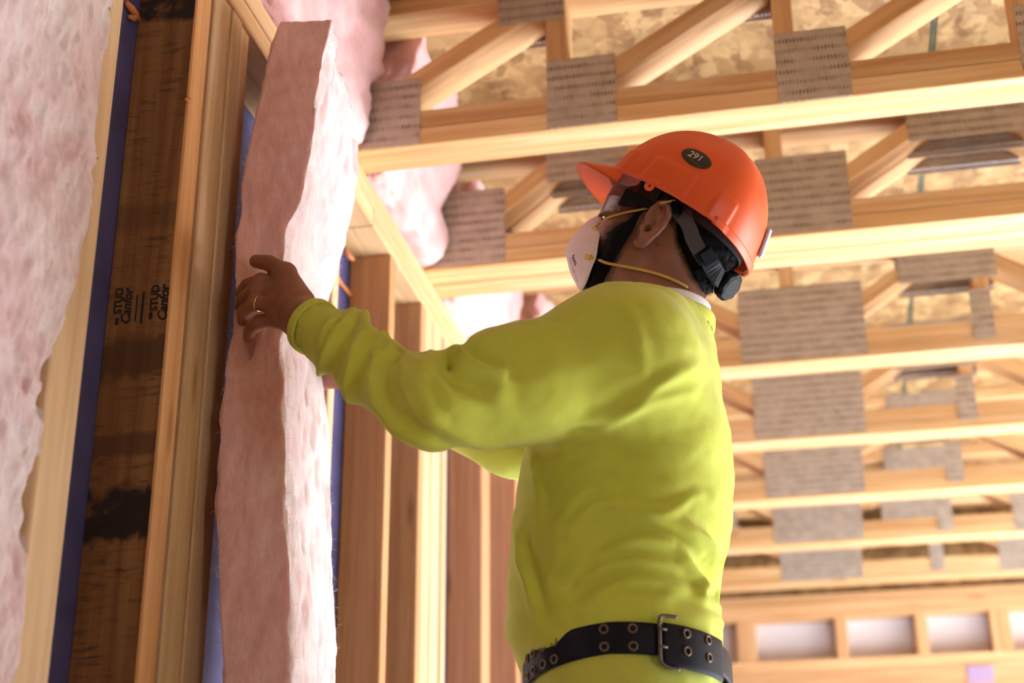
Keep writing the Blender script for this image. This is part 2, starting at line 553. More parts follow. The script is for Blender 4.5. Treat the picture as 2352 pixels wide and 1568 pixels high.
# ink stamps on the stained stud (rotated lettering reads upward)
def stamp(body, px, py, size, shear=0.0, sx=1.0):
    c = at(px, py, 1.7258)
    M = frame((0, 0, 1), (-1, 0, 0), (0, -1, 0), c)
    t = text('ink_stamp', body, M, size, M_ink, face, 0.0001, shear, 0.0006)
    return t
stamp('STUD', 273, 691, 0.0155)
stamp('STUD', 356, 684, 0.0155)
stamp('Canfor', 292, 705, 0.0185, 0.35)
stamp('Canfor', 376, 697, 0.0185, 0.35)
for (px, py, hgt, wd_) in ((313, 707, 0.040, 0.0022), (327, 706, 0.046, 0.0035), (268, 738, 0.010, 0.005), (346, 725, 0.010, 0.005)):
    c_ = at(px, py, 1.7258)
    bar('ink_stamp', c_ - np.array([0, 0, hgt / 2]), c_ + np.array([0, 0, hgt / 2]), wd_, 0.0003, (1, 0, 0), M_ink, face, 0)

# far wall: header, studs, clerestory lights with pale sheet behind
YF = 6.36
wf = boxo('wall_far', (-0.92, YF + 0.09, 0.0), (3.75, YF + 0.105, ZB - 0.02), M_sheet, bev=0)
tag(wf, 'framed far wall with a row of small square openings backed by pale sheet', None, kind='structure')
def fz(py, px=1900): return at(px, py, YF)[2]
def fx(px, py=1460): return at(px, py, YF)[0]
zo1, zo0 = fz(1413, 2000), fz(1508, 2000)
boxo('top_plate', (-0.9, YF, ZB - 0.040), (3.75, YF + 0.089, ZB - 0.002), M_wood, wf, axis=0)
boxo('header', (-0.9, YF - 0.002, zo1 + 0.036), (3.75, YF + 0.089, ZB - 0.0405), M_wood, wf, axis=0)
boxo('header', (-0.9, YF, zo1), (3.75, YF + 0.089, zo1 + 0.0355), M_wood, wf, axis=0)
sx = []
for px in (1723, 1940, 2125, 2312):
    sx.append(fx(px))
step = (sx[3] - sx[0]) / 3
xs_all = [sx[0] - step * 1.35] + sx + [sx[3] + step * k for k in range(1, 7)]
for i, x in enumerate(xs_all):
    wdt = 0.055 if i in (1, 4) else 0.034
    boxo('stud', (x - wdt, YF, zo0 + 0.0005), (x + wdt * 0.4, YF + 0.089, zo1 - 0.0005), M_wood, wf, axis=2)
boxo('sill', (-0.9, YF - 0.002, zo0 - 0.04), (3.75, YF + 0.089, zo0), M_wood, wf, axis=0)
boxo('sill', (-0.9, YF, zo0 - 0.24), (3.75, YF + 0.089, zo0 - 0.0405), M_wood, wf, axis=0)
for k in range(12):
    x = -0.9 + k * 0.406
    boxo('stud', (x, YF, 0.04), (x + 0.038, YF + 0.089, zo0 - 0.2405), M_wood, wf, axis=2)
boxo('bottom_plate', (-0.9, YF, 0.0005), (3.75, YF + 0.089, 0.0395), M_wood, wf, axis=0)
M_blue2 = plain('violet_tape', (0.38, 0.27, 0.42), 0.7)
c = at(2252, 1545, YF - 0.003)
boxo('tape_patch', (c[0] - 0.05, YF - 0.006, c[2] - 0.04), (c[0] + 0.05, YF - 0.0022, c[2] + 0.03), M_blue2, wf, axis=0)

boxo('rim_board', (-0.9, YF + 0.03, ZB), (3.75, YF + 0.06, ZD - 0.001), M_osb, wf, axis=0)

# right side: panel added beside the camera to keep the near end darker, open beyond it, trusses bear on a beam and posts (outside the frame)
wr = boxo('added_wall_right', (3.5, -1.5, ZB - 0.19), (3.59, 6.4, ZB - 0.002), M_wood, axis=1)
tag(wr, 'unseen right side wall, near panel added to block light, open beyond the worker, with a timber beam on posts', None, kind='structure')
boxo('panel', (3.5, -1.5, 0.0), (3.53, RO, ZB - 0.191), M_osb, wr, axis=1)  # added, unseen: keeps sun and sky off the near part of the floor
boxo('rim_board', (3.56, -1.5, ZB), (3.59, 6.4, ZD - 0.001), M_osb, wr, axis=1)
for y in (RO + 0.01, 3.8, 6.2):
    boxo('post', (3.5, y, 0.0005), (3.59, y + 0.09, ZB - 0.191), M_wood, wr, axis=2)
wb = boxo('added_wall_back', (-0.92, -1.55, 1.95), (3.75, -1.52, ZD - 0.001), M_osb, axis=0)  # added, unseen: cuts sky light from behind, the gap lets some fill in
tag(wb, 'unseen strand board wall added behind the camera, its open doorway sized for fill light', None, kind='structure')
boxo('panel', (-0.92, -1.55, 0.0), (2.35, -1.52, 1.949), M_osb, wb, axis=2)
boxo('panel', (3.2, -1.55, 0.0), (3.75, -1.52, 1.949), M_osb, wb, axis=2)

# ------------------------------------------------------------------ floor trusses
def teeth_mesh(w, h):
    V, F = [], []
    nx, ny = int(w / 0.0072), max(2, int(h / 0.0225))
    for j in range(ny):
        for i in range(nx):
            x = -w / 2 + (i + 0.5) * w / nx + rng.uniform(-.0007, .0007)
            y = -h / 2 + (j + 0.5) * h / ny
            k = len(V)
            V += [(x - 0.0032, y - 0.0036, 0), (x + 0.0032, y - 0.0036, 0), (x, y + 0.0034, 0), (x + rng.uniform(-.0014, .0014), y - 0.0016, 0.0095)]
            F += [(k, k + 1, k + 3), (k + 1, k + 2, k + 3), (k + 2, k, k + 3)]
    me = bpy.data.meshes.new('teeth'); me.from_pydata(V, [], F); me.materials.append(M_teeth)
    return me
_teeth = {}
def nail_plate(par, x0, x1, z0, z1, Y, front, name='nail_plate'):
    w, h = x1 - x0, z1 - z0
    y = Y - 0.0009 if front else Y + 0.0009
    M = frame((1, 0, 0), (0, 0, 1), (0, -1, 0), ((x0 + x1) / 2, y, (z0 + z1) / 2 + Z0))
    o = link(name, box_mesh((w, h, 0.0014), M_plate, 0.0), M, par)
    if not front:
        key = (round(w, 3), round(h, 3))
        if key not in _teeth: _teeth[key] = teeth_mesh(w, h)
        t = link('teeth', _teeth[key], M @ Matrix.Translation((0, 0, 0.0008)), o)
        t['kind'] = 'stuff'; t['label'] = 'bright zinc teeth'
    return o

CW = 0.089   # lumber laid flat
def truss(Yf, label, bottoms, tops, webs, verts, straps=(), cw=CW, x1=3.6, group='floor trusses'):
    """Yf front face; bottoms/tops: plates (x0, x1, z0, z1); webs: diagonals (xa, za, xb, zb); verts: x of each upright"""
    t = empty('floor_truss', (0, Yf + cw / 2, ZB))
    tag(t, label, 'floor truss', group)
    yb = Yf + cw
    a = -0.893
    boxo('bottom_chord', (a, Yf, ZB), (x1, yb, ZB + 0.0375), M_truss, t, axis=0)
    boxo('bottom_chord', (a, Yf, ZB + 0.0385), (x1, yb, ZB + 0.076), M_truss, t, axis=0)
    boxo('top_chord', (a, Yf, ZT), (x1, yb, ZD - 0.001), M_truss, t, axis=0)
    for x in verts:
        boxo('vertical_web', (x, Yf + 0.001, ZB + 0.0765), (x + 0.038, yb - 0.001, ZT - 0.0005), M_truss, t, axis=2)
    for (xa, za, xb, zb) in webs:
        bar('diagonal_web', (xa, Yf + cw / 2, za + Z0), (xb, Yf + cw / 2, zb + Z0), cw - 0.002, 0.038, (0, 1, 0), M_truss, t)
    for (p0, p1, q0, q1) in list(bottoms) + list(tops):
        nail_plate(t, p0, p1, q0, q1, Yf, True)
        nail_plate(t, p0, p1, q0, q1, yb, False)
    for (p0, p1, q0, q1) in straps:
        nail_plate(t, p0, p1, q0, q1, Yf - 0.002, True, 'strap_plate')
    return t

# first truss: Pratt pattern, panels of 0.43
V1 = [-0.868 + 0.4335 * k for k in range(11)]
webs1 = [(v + 0.085, 1.585, v + 0.4335 - 0.012, 1.785) for v in V1[:-1]]
bot1 = [(-0.80, -0.684, 1.492, 1.640)] + [(v, v + 0.133, 1.492, 1.642) for v in V1[1:]]
top1 = [(v - 0.094, v + 0.036, 1.737, 1.832) for v in V1[1:]]
truss(2.467, 'floor truss crossing just above the orange hard hat', bot1, top1, webs1, V1[1:])
# doubled truss: two plies side by side
def warren(off=0.0):
    bots = [(-0.80, -0.632, 1.495, 1.683), (-0.067 + off, 0.133 + off, 1.497, 1.686), (0.70, 0.88, 1.495, 1.686), (1.45, 1.63, 1.495, 1.686), (2.2, 2.38, 1.495, 1.686), (2.95, 3.13, 1.495, 1.686)]
    tps = [(-0.535, -0.349, 1.683, 1.832), (0.27, 0.518, 1.690, 1.832), (1.05, 1.25, 1.69, 1.832), (1.8, 2.0, 1.69, 1.832), (2.55, 2.75, 1.69, 1.832)]
    webs = []
    bj, tj = [-0.74, 0.035, 0.79, 1.54, 2.29, 3.04], [-0.43, 0.395, 1.15, 1.9, 2.65]
    for k in range(5):
        webs.append((bj[k] + 0.06, 1.607, tj[k] - 0.02, 1.786))
        webs.append((tj[k] + 0.03, 1.786, bj[k + 1] - 0.06, 1.60))
    return bots, tps, webs
b2, t2, w2 = warren()
truss(3.015, 'near ply of the doubled floor truss right behind the hard hat', b2, t2, w2, [-0.042, 0.75, 1.5, 2.25], cw=0.074, group=None)
truss(3.0935, 'far ply of the doubled floor truss right behind the hard hat', b2, t2, w2, [-0.042, 0.75, 1.5, 2.25], cw=0.076, group=None)
# the row of like trusses beyond, each with one wide plate near the middle of the picture
bot3 = [(-0.80, -0.632, 1.495, 1.66), (-0.155, 0.170, 1.500, 1.706), (0.70, 0.88, 1.495, 1.66), (1.45, 1.63, 1.495, 1.66), (2.2, 2.38, 1.495, 1.66), (2.95, 3.13, 1.495, 1.66)]
top3 = [(-0.535, -0.32, 1.69, 1.832), (0.266, 0.515, 1.685, 1.832), (1.05, 1.25, 1.69, 1.832), (1.8, 2.0, 1.69, 1.832), (2.55, 2.75, 1.69, 1.832)]
webs3 = [(-0.70, 1.60, -0.45, 1.785), (-0.42, 1.785, -0.11, 1.59), (0.10, 1.607, 0.375, 1.786), (0.425, 1.786, 0.73, 1.60),
         (0.85, 1.6, 1.13, 1.786), (1.18, 1.786, 1.48, 1.6), (1.6, 1.6, 1.88, 1.786), (1.93, 1.786, 2.23, 1.6), (2.35, 1.6, 2.63, 1.786), (2.68, 1.786, 2.98, 1.6)]
strap3 = [(0.436, 0.490, 1.512, 1.652)]
names = ['first single floor truss beyond the doubled pair, with the largest wide plate', 'second single floor truss beyond the doubled pair',
         'third single floor truss beyond the doubled pair', 'fourth single floor truss beyond the doubled pair, last but one before the far wall',
         'last floor truss, running just in front of the far wall']
for Y, lb in zip((3.755, 4.375, 4.985, 5.575, 6.17), names):
    truss(Y, lb, bot3, top3, webs3, [-0.042, 0.452, 1.13, 1.88, 2.63], strap3)
for Y, lb in ((1.79, 'floor truss overhead just short of the tall batt, above the picture edge'), (1.18, 'floor truss overhead nearer the camera, above the picture edge')):
    truss(Y, lb, bot1, top1, webs1, V1[1:])

# ------------------------------------------------------------------ insulation
def grid_solid(name, rings, mat, parent=None, origin=None):
    """closed solid from rings (n, m, 3): side wall quads plus fanned end caps"""
    R_ = np.array(rings); n, m, _ = R_.shape
    V = R_.reshape(-1, 3)
    i, j = np.meshgrid(np.arange(n - 1), np.arange(m), indexing='ij')
    j2 = (j + 1) % m
    F = np.stack([i * m + j, i * m + j2, (i + 1) * m + j2, (i + 1) * m + j], -1).reshape(-1, 4)
    return V, F

def perim(cors, per_edge):
    """points round a polygon with per_edge[i] steps on edge i, corners slightly rounded"""
    out = []
    k = len(cors)
    for a in range(k):
        A, B = cors[a], cors[(a + 1) % k]
        for s in range(per_edge[a]):
            out.append(A + (B - A) * (s / per_edge[a]))
    return np.array(out)

def fuzz(V, Nn, amp, scale, seed, stretch=(1, 1, 1)):
    P = V * np.array(stretch) * scale
    return V + Nn * (fbm(P, seed, 4) * amp)[:, None]

def normals_of(V, F):
    n = np.zeros_like(V)
    a, b_, c_, d_ = (V[F[:, k]] for k in range(4))
    fn = np.cross(c_ - a, d_ - b_)
    for k in range(4): np.add.at(n, F[:, k], fn)
    return n / np.maximum(np.linalg.norm(n, axis=1, keepdims=True), 1e-9)

# the batt being pressed into the bay
yl = [-40, 48, 102, 204, 306, 398, 460, 500, 540, 600, 660, 700, 780, 850, 950, 1000, 1100, 1200, 1300, 1400, 1500, 1568, 1800]
xl = [660, 647, 627, 604, 576, 561, 553, 550, 545, 541, 538, 535, 526, 518, 508, 505, 500, 498, 500, 505, 512, 516, 530]
xm = [775, 761, 749, 732, 719, 701, 690, 672, 655, 652, 650, 650, 648, 648, 650, 650, 655, 658, 662, 665, 666, 668, 676]
yr = [250, 330, 400, 460, 500, 540, 600, 700, 780, 850, 950, 1000, 1100, 1200, 1300, 1400, 1500, 1568, 1800]
xr = [822, 822, 821, 815, 803, 793, 778, 752, 735, 738, 748, 754, 758, 761, 764, 767, 770, 772, 778]
YLb, YMb, YRb = 1.872, 1.882, 2.245
def solve_z(z, Y, ys, xs_):
    """pixel row at which the edge polyline (ys, xs_) at depth Y has height z"""
    lo, hi = ys[0], ys[-1]
    for _ in range(30):
        mid = (lo + hi) / 2
        if at(np.interp(mid, ys, xs_), mid, Y)[2] > z: lo = mid
        else: hi = mid
    y = (lo + hi) / 2
    return at(np.interp(y, ys, xs_), y, Y)
ztop = 1.376 + Z0
zs = np.concatenate([np.linspace(0.03, 0.9, 60), np.linspace(0.905, ztop, 230)])
rings = []
for z in zs:
    zz = max(z, 1.0)
    L = solve_z(zz, YLb, yl, xl); M_ = solve_z(zz, YMb, yl, xm); Rr = solve_z(zz, YRb, yr, xr)
    for q in (L, M_, Rr): q[2] = z
    B = Rr + (L - M_) * 0.9
    B[0] = max(B[0], -0.893); L[0] = max(L[0], -0.86)
    rings.append(perim([L, M_, Rr, B], [22, 60, 16, 40]))
V, F = grid_solid('b', rings, M_pink)
Nn = normals_of(V, F)
if np.mean(np.sum(Nn * (V - V.mean(0)), 1)) < 0: Nn = -Nn; F = F[:, ::-1]
V = fuzz(V, Nn, 0.0035, 28, 3, (1, 1, 0.35))
V = fuzz(V, Nn, 0.0022, 120, 9, (1, 1, 0.3))
m_ = 138; nr = len(zs)
# deep tufts on the room-facing side
side = (np.arange(len(V)) % m_ >= 22) & (np.arange(len(V)) % m_ < 82)
tf = np.clip(vnoise(V * np.array([48, 48, 20]), 31) - 0.10, 0, 1)
V[side] -= Nn[side] * (tf[side] * 0.016)[:, None]
# dent made by the left hand
hc = at(600, 690, 1.87)
d = np.linalg.norm((V - hc) * np.array([1, 0.6, 0.9]), axis=1)
V[:, 1] += np.where(V[:, 1] < 2.0, 0.010 * np.exp(-(d / 0.04) ** 2), 0)
# the crease where fibres split below the fingers
for (px, py) in ((571, 782), (566, 790), (560, 770)):
    q = at(px, py, 1.872); d = np.hypot((V[:, 0] - q[0]) / 0.006, (V[:, 2] - q[2]) / 0.02)
    V[:, 1] += np.where(V[:, 1] < 1.95, 0.014 * np.exp(-d ** 2), 0)
ntop = np.arange((nr - 1) * m_, nr * m_)
Fl = [tuple(f) for f in F] + [tuple(ntop), tuple(np.arange(m_)[::-1])]
batt = mesh_np('insulation_batt', V, Fl, M_pink, None, np.array([-0.75, 2.0, 0.03]))
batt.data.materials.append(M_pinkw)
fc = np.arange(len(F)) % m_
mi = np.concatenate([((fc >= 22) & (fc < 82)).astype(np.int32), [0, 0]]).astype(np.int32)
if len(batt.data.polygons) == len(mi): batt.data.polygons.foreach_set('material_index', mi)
tag(batt, 'tall pink fibreglass batt the worker is pressing between the studs', 'insulation')

def wisps(par, Vv, Nv, count, ln, seed, mat):
    """loose glass fibres standing off the surface"""
    r = np.random.default_rng(seed)
    idx = r.integers(0, len(Vv), count)
    P, Fw = [], []
    for i in idx:
        a = Vv[i]; n = Nv[i]
        d = n * r.uniform(0.2, 1) + r.normal(0, 0.6, 3); d /= np.linalg.norm(d)
        s = np.cross(d, r.normal(0, 1, 3)); s = s / np.linalg.norm(s) * 0.00022
        l = ln * r.uniform(0.4, 1.4)
        b1 = a + d * l * 0.5 + r.normal(0, l * 0.08, 3); c1 = a + d * l + r.normal(0, l * 0.2, 3)
        k = len(P)
        P += [a - s, a + s, b1 + s, b1 - s, c1 + s * 0.5, c1 - s * 0.5]
        Fw += [(k, k + 1, k + 2, k + 3), (k + 3, k + 2, k + 4, k + 5)]
    o = mesh_np('loose_fibre', np.array(P), np.array(Fw), mat, par, smooth=False)
    o['kind'] = 'stuff'
    return o
vis = (V[:, 2] > 0.95) & ((V[:, 0] > -0.8) | (V[:, 1] < 1.9))
edgev = vis & ((np.abs(np.arange(len(V)) % m_ - 22) < 3) | (np.abs(np.arange(len(V)) % m_ - 82) < 4) | (np.arange(len(V)) % m_ < 3) | (V[:, 2] > ztop - 0.02))
wisps(batt, V[edgev], Nn[edgev], 1500, 0.010, 5, M_pinkw)

# batt already fitted in the near bay at the left: lumpy room-facing sheet with depth
ey = [-30, 0, 130, 230, 262, 300, 400, 450, 600, 650, 720, 800, 860, 980, 1130, 1250, 1400, 1480, 1568, 1700]
ex = [262, 262, 246, 252, 254, 232, 206, 204, 190, 178, 152, 124, 106, 104, 74, 68, 60, 50, 28, 10]
ny_, nz_ = 170, 330
zs2 = np.linspace(0.2, 1.395 + Z0, nz_)
rows = []
for z in zs2:
    e = solve_z(min(max(z, 0.95), 2.3), 1.455, ey, ex)
    # edge depth along the wall at the batt surface plane
    lo, hi = ey[0], ey[-1]
    Xs = XW + 0.004
    for _ in range(26):
        mid = (lo + hi) / 2
        q = onX(np.interp(mid, ey, ex), mid, Xs)
        if q[2] > z: lo = mid
        else: hi = mid
    q = onX(np.interp((lo + hi) / 2, ey, ex), (lo + hi) / 2, Xs)
    yend = min(max(q[1], 1.40), 1.475)
    yy = np.linspace(1.021, yend, ny_)
    front = np.stack([np.full(ny_, Xs), yy, np.full(ny_, z)], 1)
    back = np.array([[-0.906, 1.437, z], [-0.906, 1.2, z], [-0.906, 1.021, z]])
    ed = np.array([[XW - 0.012, min(yend, 1.437) - 0.001, z], [-0.86, 1.437, z]])
    rows.append(np.vstack([front, ed, back]))
V2, F2 = grid_solid('f', rows, M_pinkw)
m2 = rows[0].shape[0]
jj = np.arange(len(V2)) % m2
fr = jj < ny_
P2 = V2 * np.array([1, 1, 1])
lump = fbm(P2 * np.array([8, 17, 8]), 21, 5) * 0.012
rid = np.abs(vnoise(P2 * np.array([10, 30, 17]), 44)) * 0.004
fine = fbm(P2 * np.array([60, 120, 70]), 8, 3) * 0.0030
tape = np.clip((jj[fr] / ny_ - 0.97) / 0.03, 0, 1)
V2[fr, 0] += (lump[fr] + rid[fr] + fine[fr] - 0.004) * (1 - 0.5 * tape) - np.where(V2[fr, 1] > 1.432, 0.001, 0.012) * tape ** 2
V2[fr, 0] = np.where(V2[fr, 1] > 1.434, np.maximum(V2[fr, 0], XW + 0.0015), V2[fr, 0])
V2[fr, 1] += fbm(P2[fr] * np.array([30, 50, 45]), 77, 3) * 0.004
F2l = F2[:, ::-1]
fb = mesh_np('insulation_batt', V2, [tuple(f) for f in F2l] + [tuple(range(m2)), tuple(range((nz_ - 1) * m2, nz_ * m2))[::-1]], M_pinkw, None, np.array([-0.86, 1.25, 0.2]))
tag(fb, 'pale pink fibreglass batt already fitted in the wall bay at the near left edge', 'insulation')
wisps(fb, V2[fr], np.tile(np.array([1.0, 0.3, 0]), (int(fr.sum()), 1)), 1500, 0.010, 15, M_pinkw)

# chunks of batt stuffed over the wall plate between the truss ends
def chunk(lo, hi, seed, label, bulge=0.02, n=(22, 34, 26), mat=None, shear=0.0):
    lo, hi = np.array(lo, float), np.array(hi, float)
    c_, h_ = (lo + hi) / 2, (hi - lo) / 2
    bm = bmesh.new()
    bmesh.ops.create_cube(bm, size=2)
    bmesh.ops.subdivide_edges(bm, edges=list(bm.edges), cuts=26, use_grid_fill=True)
    Q = np.array([v.co[:] for v in bm.verts])
    Fq = [tuple(v.index for v in f.verts) for f in bm.faces]
    bm.free()
    # rounded box
    S = np.sign(Q) * (np.abs(Q) ** 1.0)
    rr = np.linalg.norm(np.abs(Q) ** 4, axis=1) ** 0.25
    S = S / np.maximum(rr, 1e-6)[:, None] ** 0.35
    Vc = c_ + S * h_
    nrm = Q / np.linalg.norm(Q, axis=1, keepdims=True)
    Vc = Vc + nrm * (fbm(Vc * 12, seed, 4) * bulge + fbm(Vc * np.array([70, 70, 40]), seed + 5, 3) * 0.0055)[:, None]
    Vc[:, 0] += shear * (Vc[:, 2] - c_[2])
    Vc[:, 0] = np.maximum(Vc[:, 0], -0.893)
    Vc[:, 2] = np.clip(Vc[:, 2], 1.4895 + Z0, ZD - 0.002)
    Vc[:, 1] = np.clip(Vc[:, 1], lo[1] - 0.004, hi[1] + 0.004)
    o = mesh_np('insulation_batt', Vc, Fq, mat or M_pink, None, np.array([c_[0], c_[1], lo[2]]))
    tag(o, label, 'insulation', 'rim insulation between the truss ends')
    return o
z0r, z1r = 1.492 + Z0, 1.828 + Z0
chunk((-0.89, 1.885, z0r), (-0.765, 2.455, z1r), 51, 'big pink rim batt above the top plate, behind the upper end of the tall batt', 0.024, shear=0.10)
chunk((-0.89, 2.565, z0r), (-0.745, 3.005, z1r), 61, 'pink rim batt just before the doubled truss, at the plate left of the hard hat', 0.02, shear=0.22)
chunk((-0.89, 3.18, z0r), (-0.75, 3.745, z1r), 71, 'pink rim batt beyond the doubled truss, just above the raised sleeve', 0.02, shear=0.15)
chunk((-0.89, 3.85, z0r), (-0.73, 4.365, z1r), 81, 'farthest pink rim batt at the truss ends, mostly behind the shoulder', 0.02, shear=0.15)

# ------------------------------------------------------------------ the worker
YM = 1.97                                    # plane through the middle of his body
PERS_LOC = np.array([-0.20, YM, 0.0])

class Grid:
    def __init__(s, xs, ys, zs):
        s.x, s.y, s.z = (np.asarray(a, np.float32) for a in (xs, ys, zs))
        s.V = np.full((len(s.x), len(s.y), len(s.z)), 1.0, np.float32)
    def box(s, lo, hi):
        r = []
        for a, l, h in zip((s.x, s.y, s.z), lo, hi):
            r.append(slice(max(0, int(np.searchsorted(a, l)) - 1), min(len(a), int(np.searchsorted(a, h)) + 2)))
        return tuple(r)
    def pts(s, b):
        return s.x[b[0]][:, None, None], s.y[b[1]][None, :, None], s.z[b[2]][None, None, :]
    def add(s, prim, k=0.0):
        lo, hi, fn = prim; m = k + 0.03
        b = s.box(np.array(lo) - m, np.array(hi) + m)
        if any(q.stop - q.start < 2 for q in b): return
        d = fn(*s.pts(b)).astype(np.float32); a = s.V[b]
        if k > 0:
            h = np.clip(0.5 + 0.5 * (a - d) / k, 0, 1)
            s.V[b] = a * (1 - h) + d * h - k * h * (1 - h)
        else: s.V[b] = np.minimum(a, d)
    def cut(s, prim, k=0.0):
        lo, hi, fn = prim; m = k + 0.02
        b = s.box(np.array(lo) - m, np.array(hi) + m)
        if any(q.stop - q.start < 2 for q in b): return
        d = -fn(*s.pts(b)).astype(np.float32); a = s.V[b]
        if k > 0:
            h = np.clip(0.5 - 0.5 * (a - d) / k, 0, 1)
            s.V[b] = a * (1 - h) + d * h + k * h * (1 - h)
        else: s.V[b] = np.maximum(a, d)
    def mesh(s):
        V = s.V; ins = V < 0
        n = sum(ins[a:ins.shape[0] - 1 + a, b:ins.shape[1] - 1 + b, c:ins.shape[2] - 1 + c].astype(np.int8)
                for a in (0, 1) for b in (0, 1) for c in (0, 1))
        idx = np.argwhere((n > 0) & (n < 8))
        ids = np.full(n.shape, -1, np.int32); ids[tuple(idx.T)] = np.arange(len(idx))
        acc = np.zeros((len(idx), 3)); cnt = np.zeros(len(idx))
        ax = (s.x, s.y, s.z)
        for d in range(3):
            o = [q for q in range(3) if q != d]
            for a in (0, 1):
                for b in (0, 1):
                    c0 = idx.copy(); c0[:, o[0]] += a; c0[:, o[1]] += b
                    c1 = c0.copy(); c1[:, d] += 1
                    v0 = V[tuple(c0.T)]; v1 = V[tuple(c1.T)]
                    m = (v0 < 0) != (v1 < 0)
                    t = np.where(m, v0 / np.where(m, v0 - v1, 1), 0)
                    p = np.stack([ax[q][c0[:, q]] for q in range(3)], 1).astype(float)
                    p[:, d] += t * (ax[d][c1[:, d]] - ax[d][c0[:, d]])
                    acc[m] += p[m]; cnt[m] += 1
        P = acc / cnt[:, None]
        Fs = []
        for d in range(3):
            o = [q for q in range(3) if q != d]
            A = [slice(None)] * 3; B = [slice(None)] * 3
            A[d] = slice(0, -1); B[d] = slice(1, None)
            ch = ins[tuple(A)] != ins[tuple(B)]
            e = np.argwhere(ch)
            e = e[(e[:, o[0]] > 0) & (e[:, o[1]] > 0) & (e[:, o[0]] < n.shape[o[0]]) & (e[:, o[1]] < n.shape[o[1]])]
            if not len(e): continue
            q = []
            for (a, b) in ((-1, -1), (0, -1), (0, 0), (-1, 0)):
                c = e.copy(); c[:, o[0]] += a; c[:, o[1]] += b
                q.append(ids[tuple(c.T)])
            Q = np.stack(q, 1)
            flip = ins[tuple(e.T)] ^ (d == 1)
            Q[~flip] = Q[~flip][:, ::-1]
            Fs.append(Q)
        F = np.vstack(Fs); F = F[(F >= 0).all(1)]
        return P, F

def cone(a, b, ra, rb):
    a, b = np.array(a, float), np.array(b, float); ab = b - a; L = max(ab @ ab, 1e-9); r = max(ra, rb)
    def fn(X, Y, Z):
        t = np.clip(((X - a[0]) * ab[0] + (Y - a[1]) * ab[1] + (Z - a[2]) * ab[2]) / L, 0, 1)
        return np.sqrt((X - a[0] - ab[0] * t) ** 2 + (Y - a[1] - ab[1] * t) ** 2 + (Z - a[2] - ab[2] * t) ** 2) - (ra + (rb - ra) * t)
    return np.minimum(a, b) - r, np.maximum(a, b) + r, fn

def ball(c, r): return cone(c, c, r, r)

def ellip(c, r, M=None):
    """ellipsoid with axes = rows of M"""
    c, r = np.array(c, float), np.array(r, float); M = np.eye(3) if M is None else np.array(M); R_ = r.max()
    def fn(X, Y, Z):
        q = [((X - c[0]) * M[i][0] + (Y - c[1]) * M[i][1] + (Z - c[2]) * M[i][2]) / r[i] for i in range(3)]
        k0 = np.sqrt(q[0] ** 2 + q[1] ** 2 + q[2] ** 2) + 1e-6
        k1 = np.sqrt((q[0] / r[0]) ** 2 + (q[1] / r[1]) ** 2 + (q[2] / r[2]) ** 2) + 1e-6
        return k0 * (k0 - 1) / k1
    return c - R_, c + R_, fn

def smooth_mesh(P, F, it=2, lam=0.5):
    for _ in range(it):
        a = np.zeros_like(P); c = np.zeros(len(P))
        for k in range(4):
            for o in (1, 3):
                np.add.at(a, F[:, k], P[F[:, (k + o) % 4]]); np.add.at(c, F[:, k], 1)
        P = P + lam * (a / np.maximum(c, 1)[:, None] - P)
    return P

# head frame: forward (tilted up), up, and w toward the camera side
TH = math.radians(38)
PS = math.radians(8); cP, sP = math.cos(PS), math.sin(PS); cT, sT = math.cos(TH), math.sin(TH)
HF = np.array([-cT * cP, cT * sP, sT]); HU = np.array([sT * cP, -sT * sP, cT]); HW = np.array([-sP, -cP, 0.0])
HO = np.array([-0.183, YM, 0.969 + H0])
FS = 0.88
def hd(u, v, w=0.0): return HO + HF * (u * FS if u > 0 else u) + HU * v + HW * w
HM = np.array([HF, HU, HW])
def hloc(P):
    q = (np.asarray(P) - HO) @ HM.T
    q[..., 0] = np.where(q[..., 0] > 0, q[..., 0] / FS, q[..., 0])
    return q
def hell(c, r): return ellip(hd(*c), r, HM)
def hcone(a, b, ra, rb): return cone(hd(*a), hd(*b), ra, rb)

# joints
SHL, ELL, WRL = at(1420, 824, 1.80), at(1003, 922, 1.67), at(706, 742, 1.765)
SHR, ELR, WRR = np.array([SHL[0] + 0.01, 2.14, SHL[2]]), at(1180, 1012, 2.17), at(775, 850, 2.235)
NB = np.array([-0.192, YM, 0.832 + H0])       # neck base

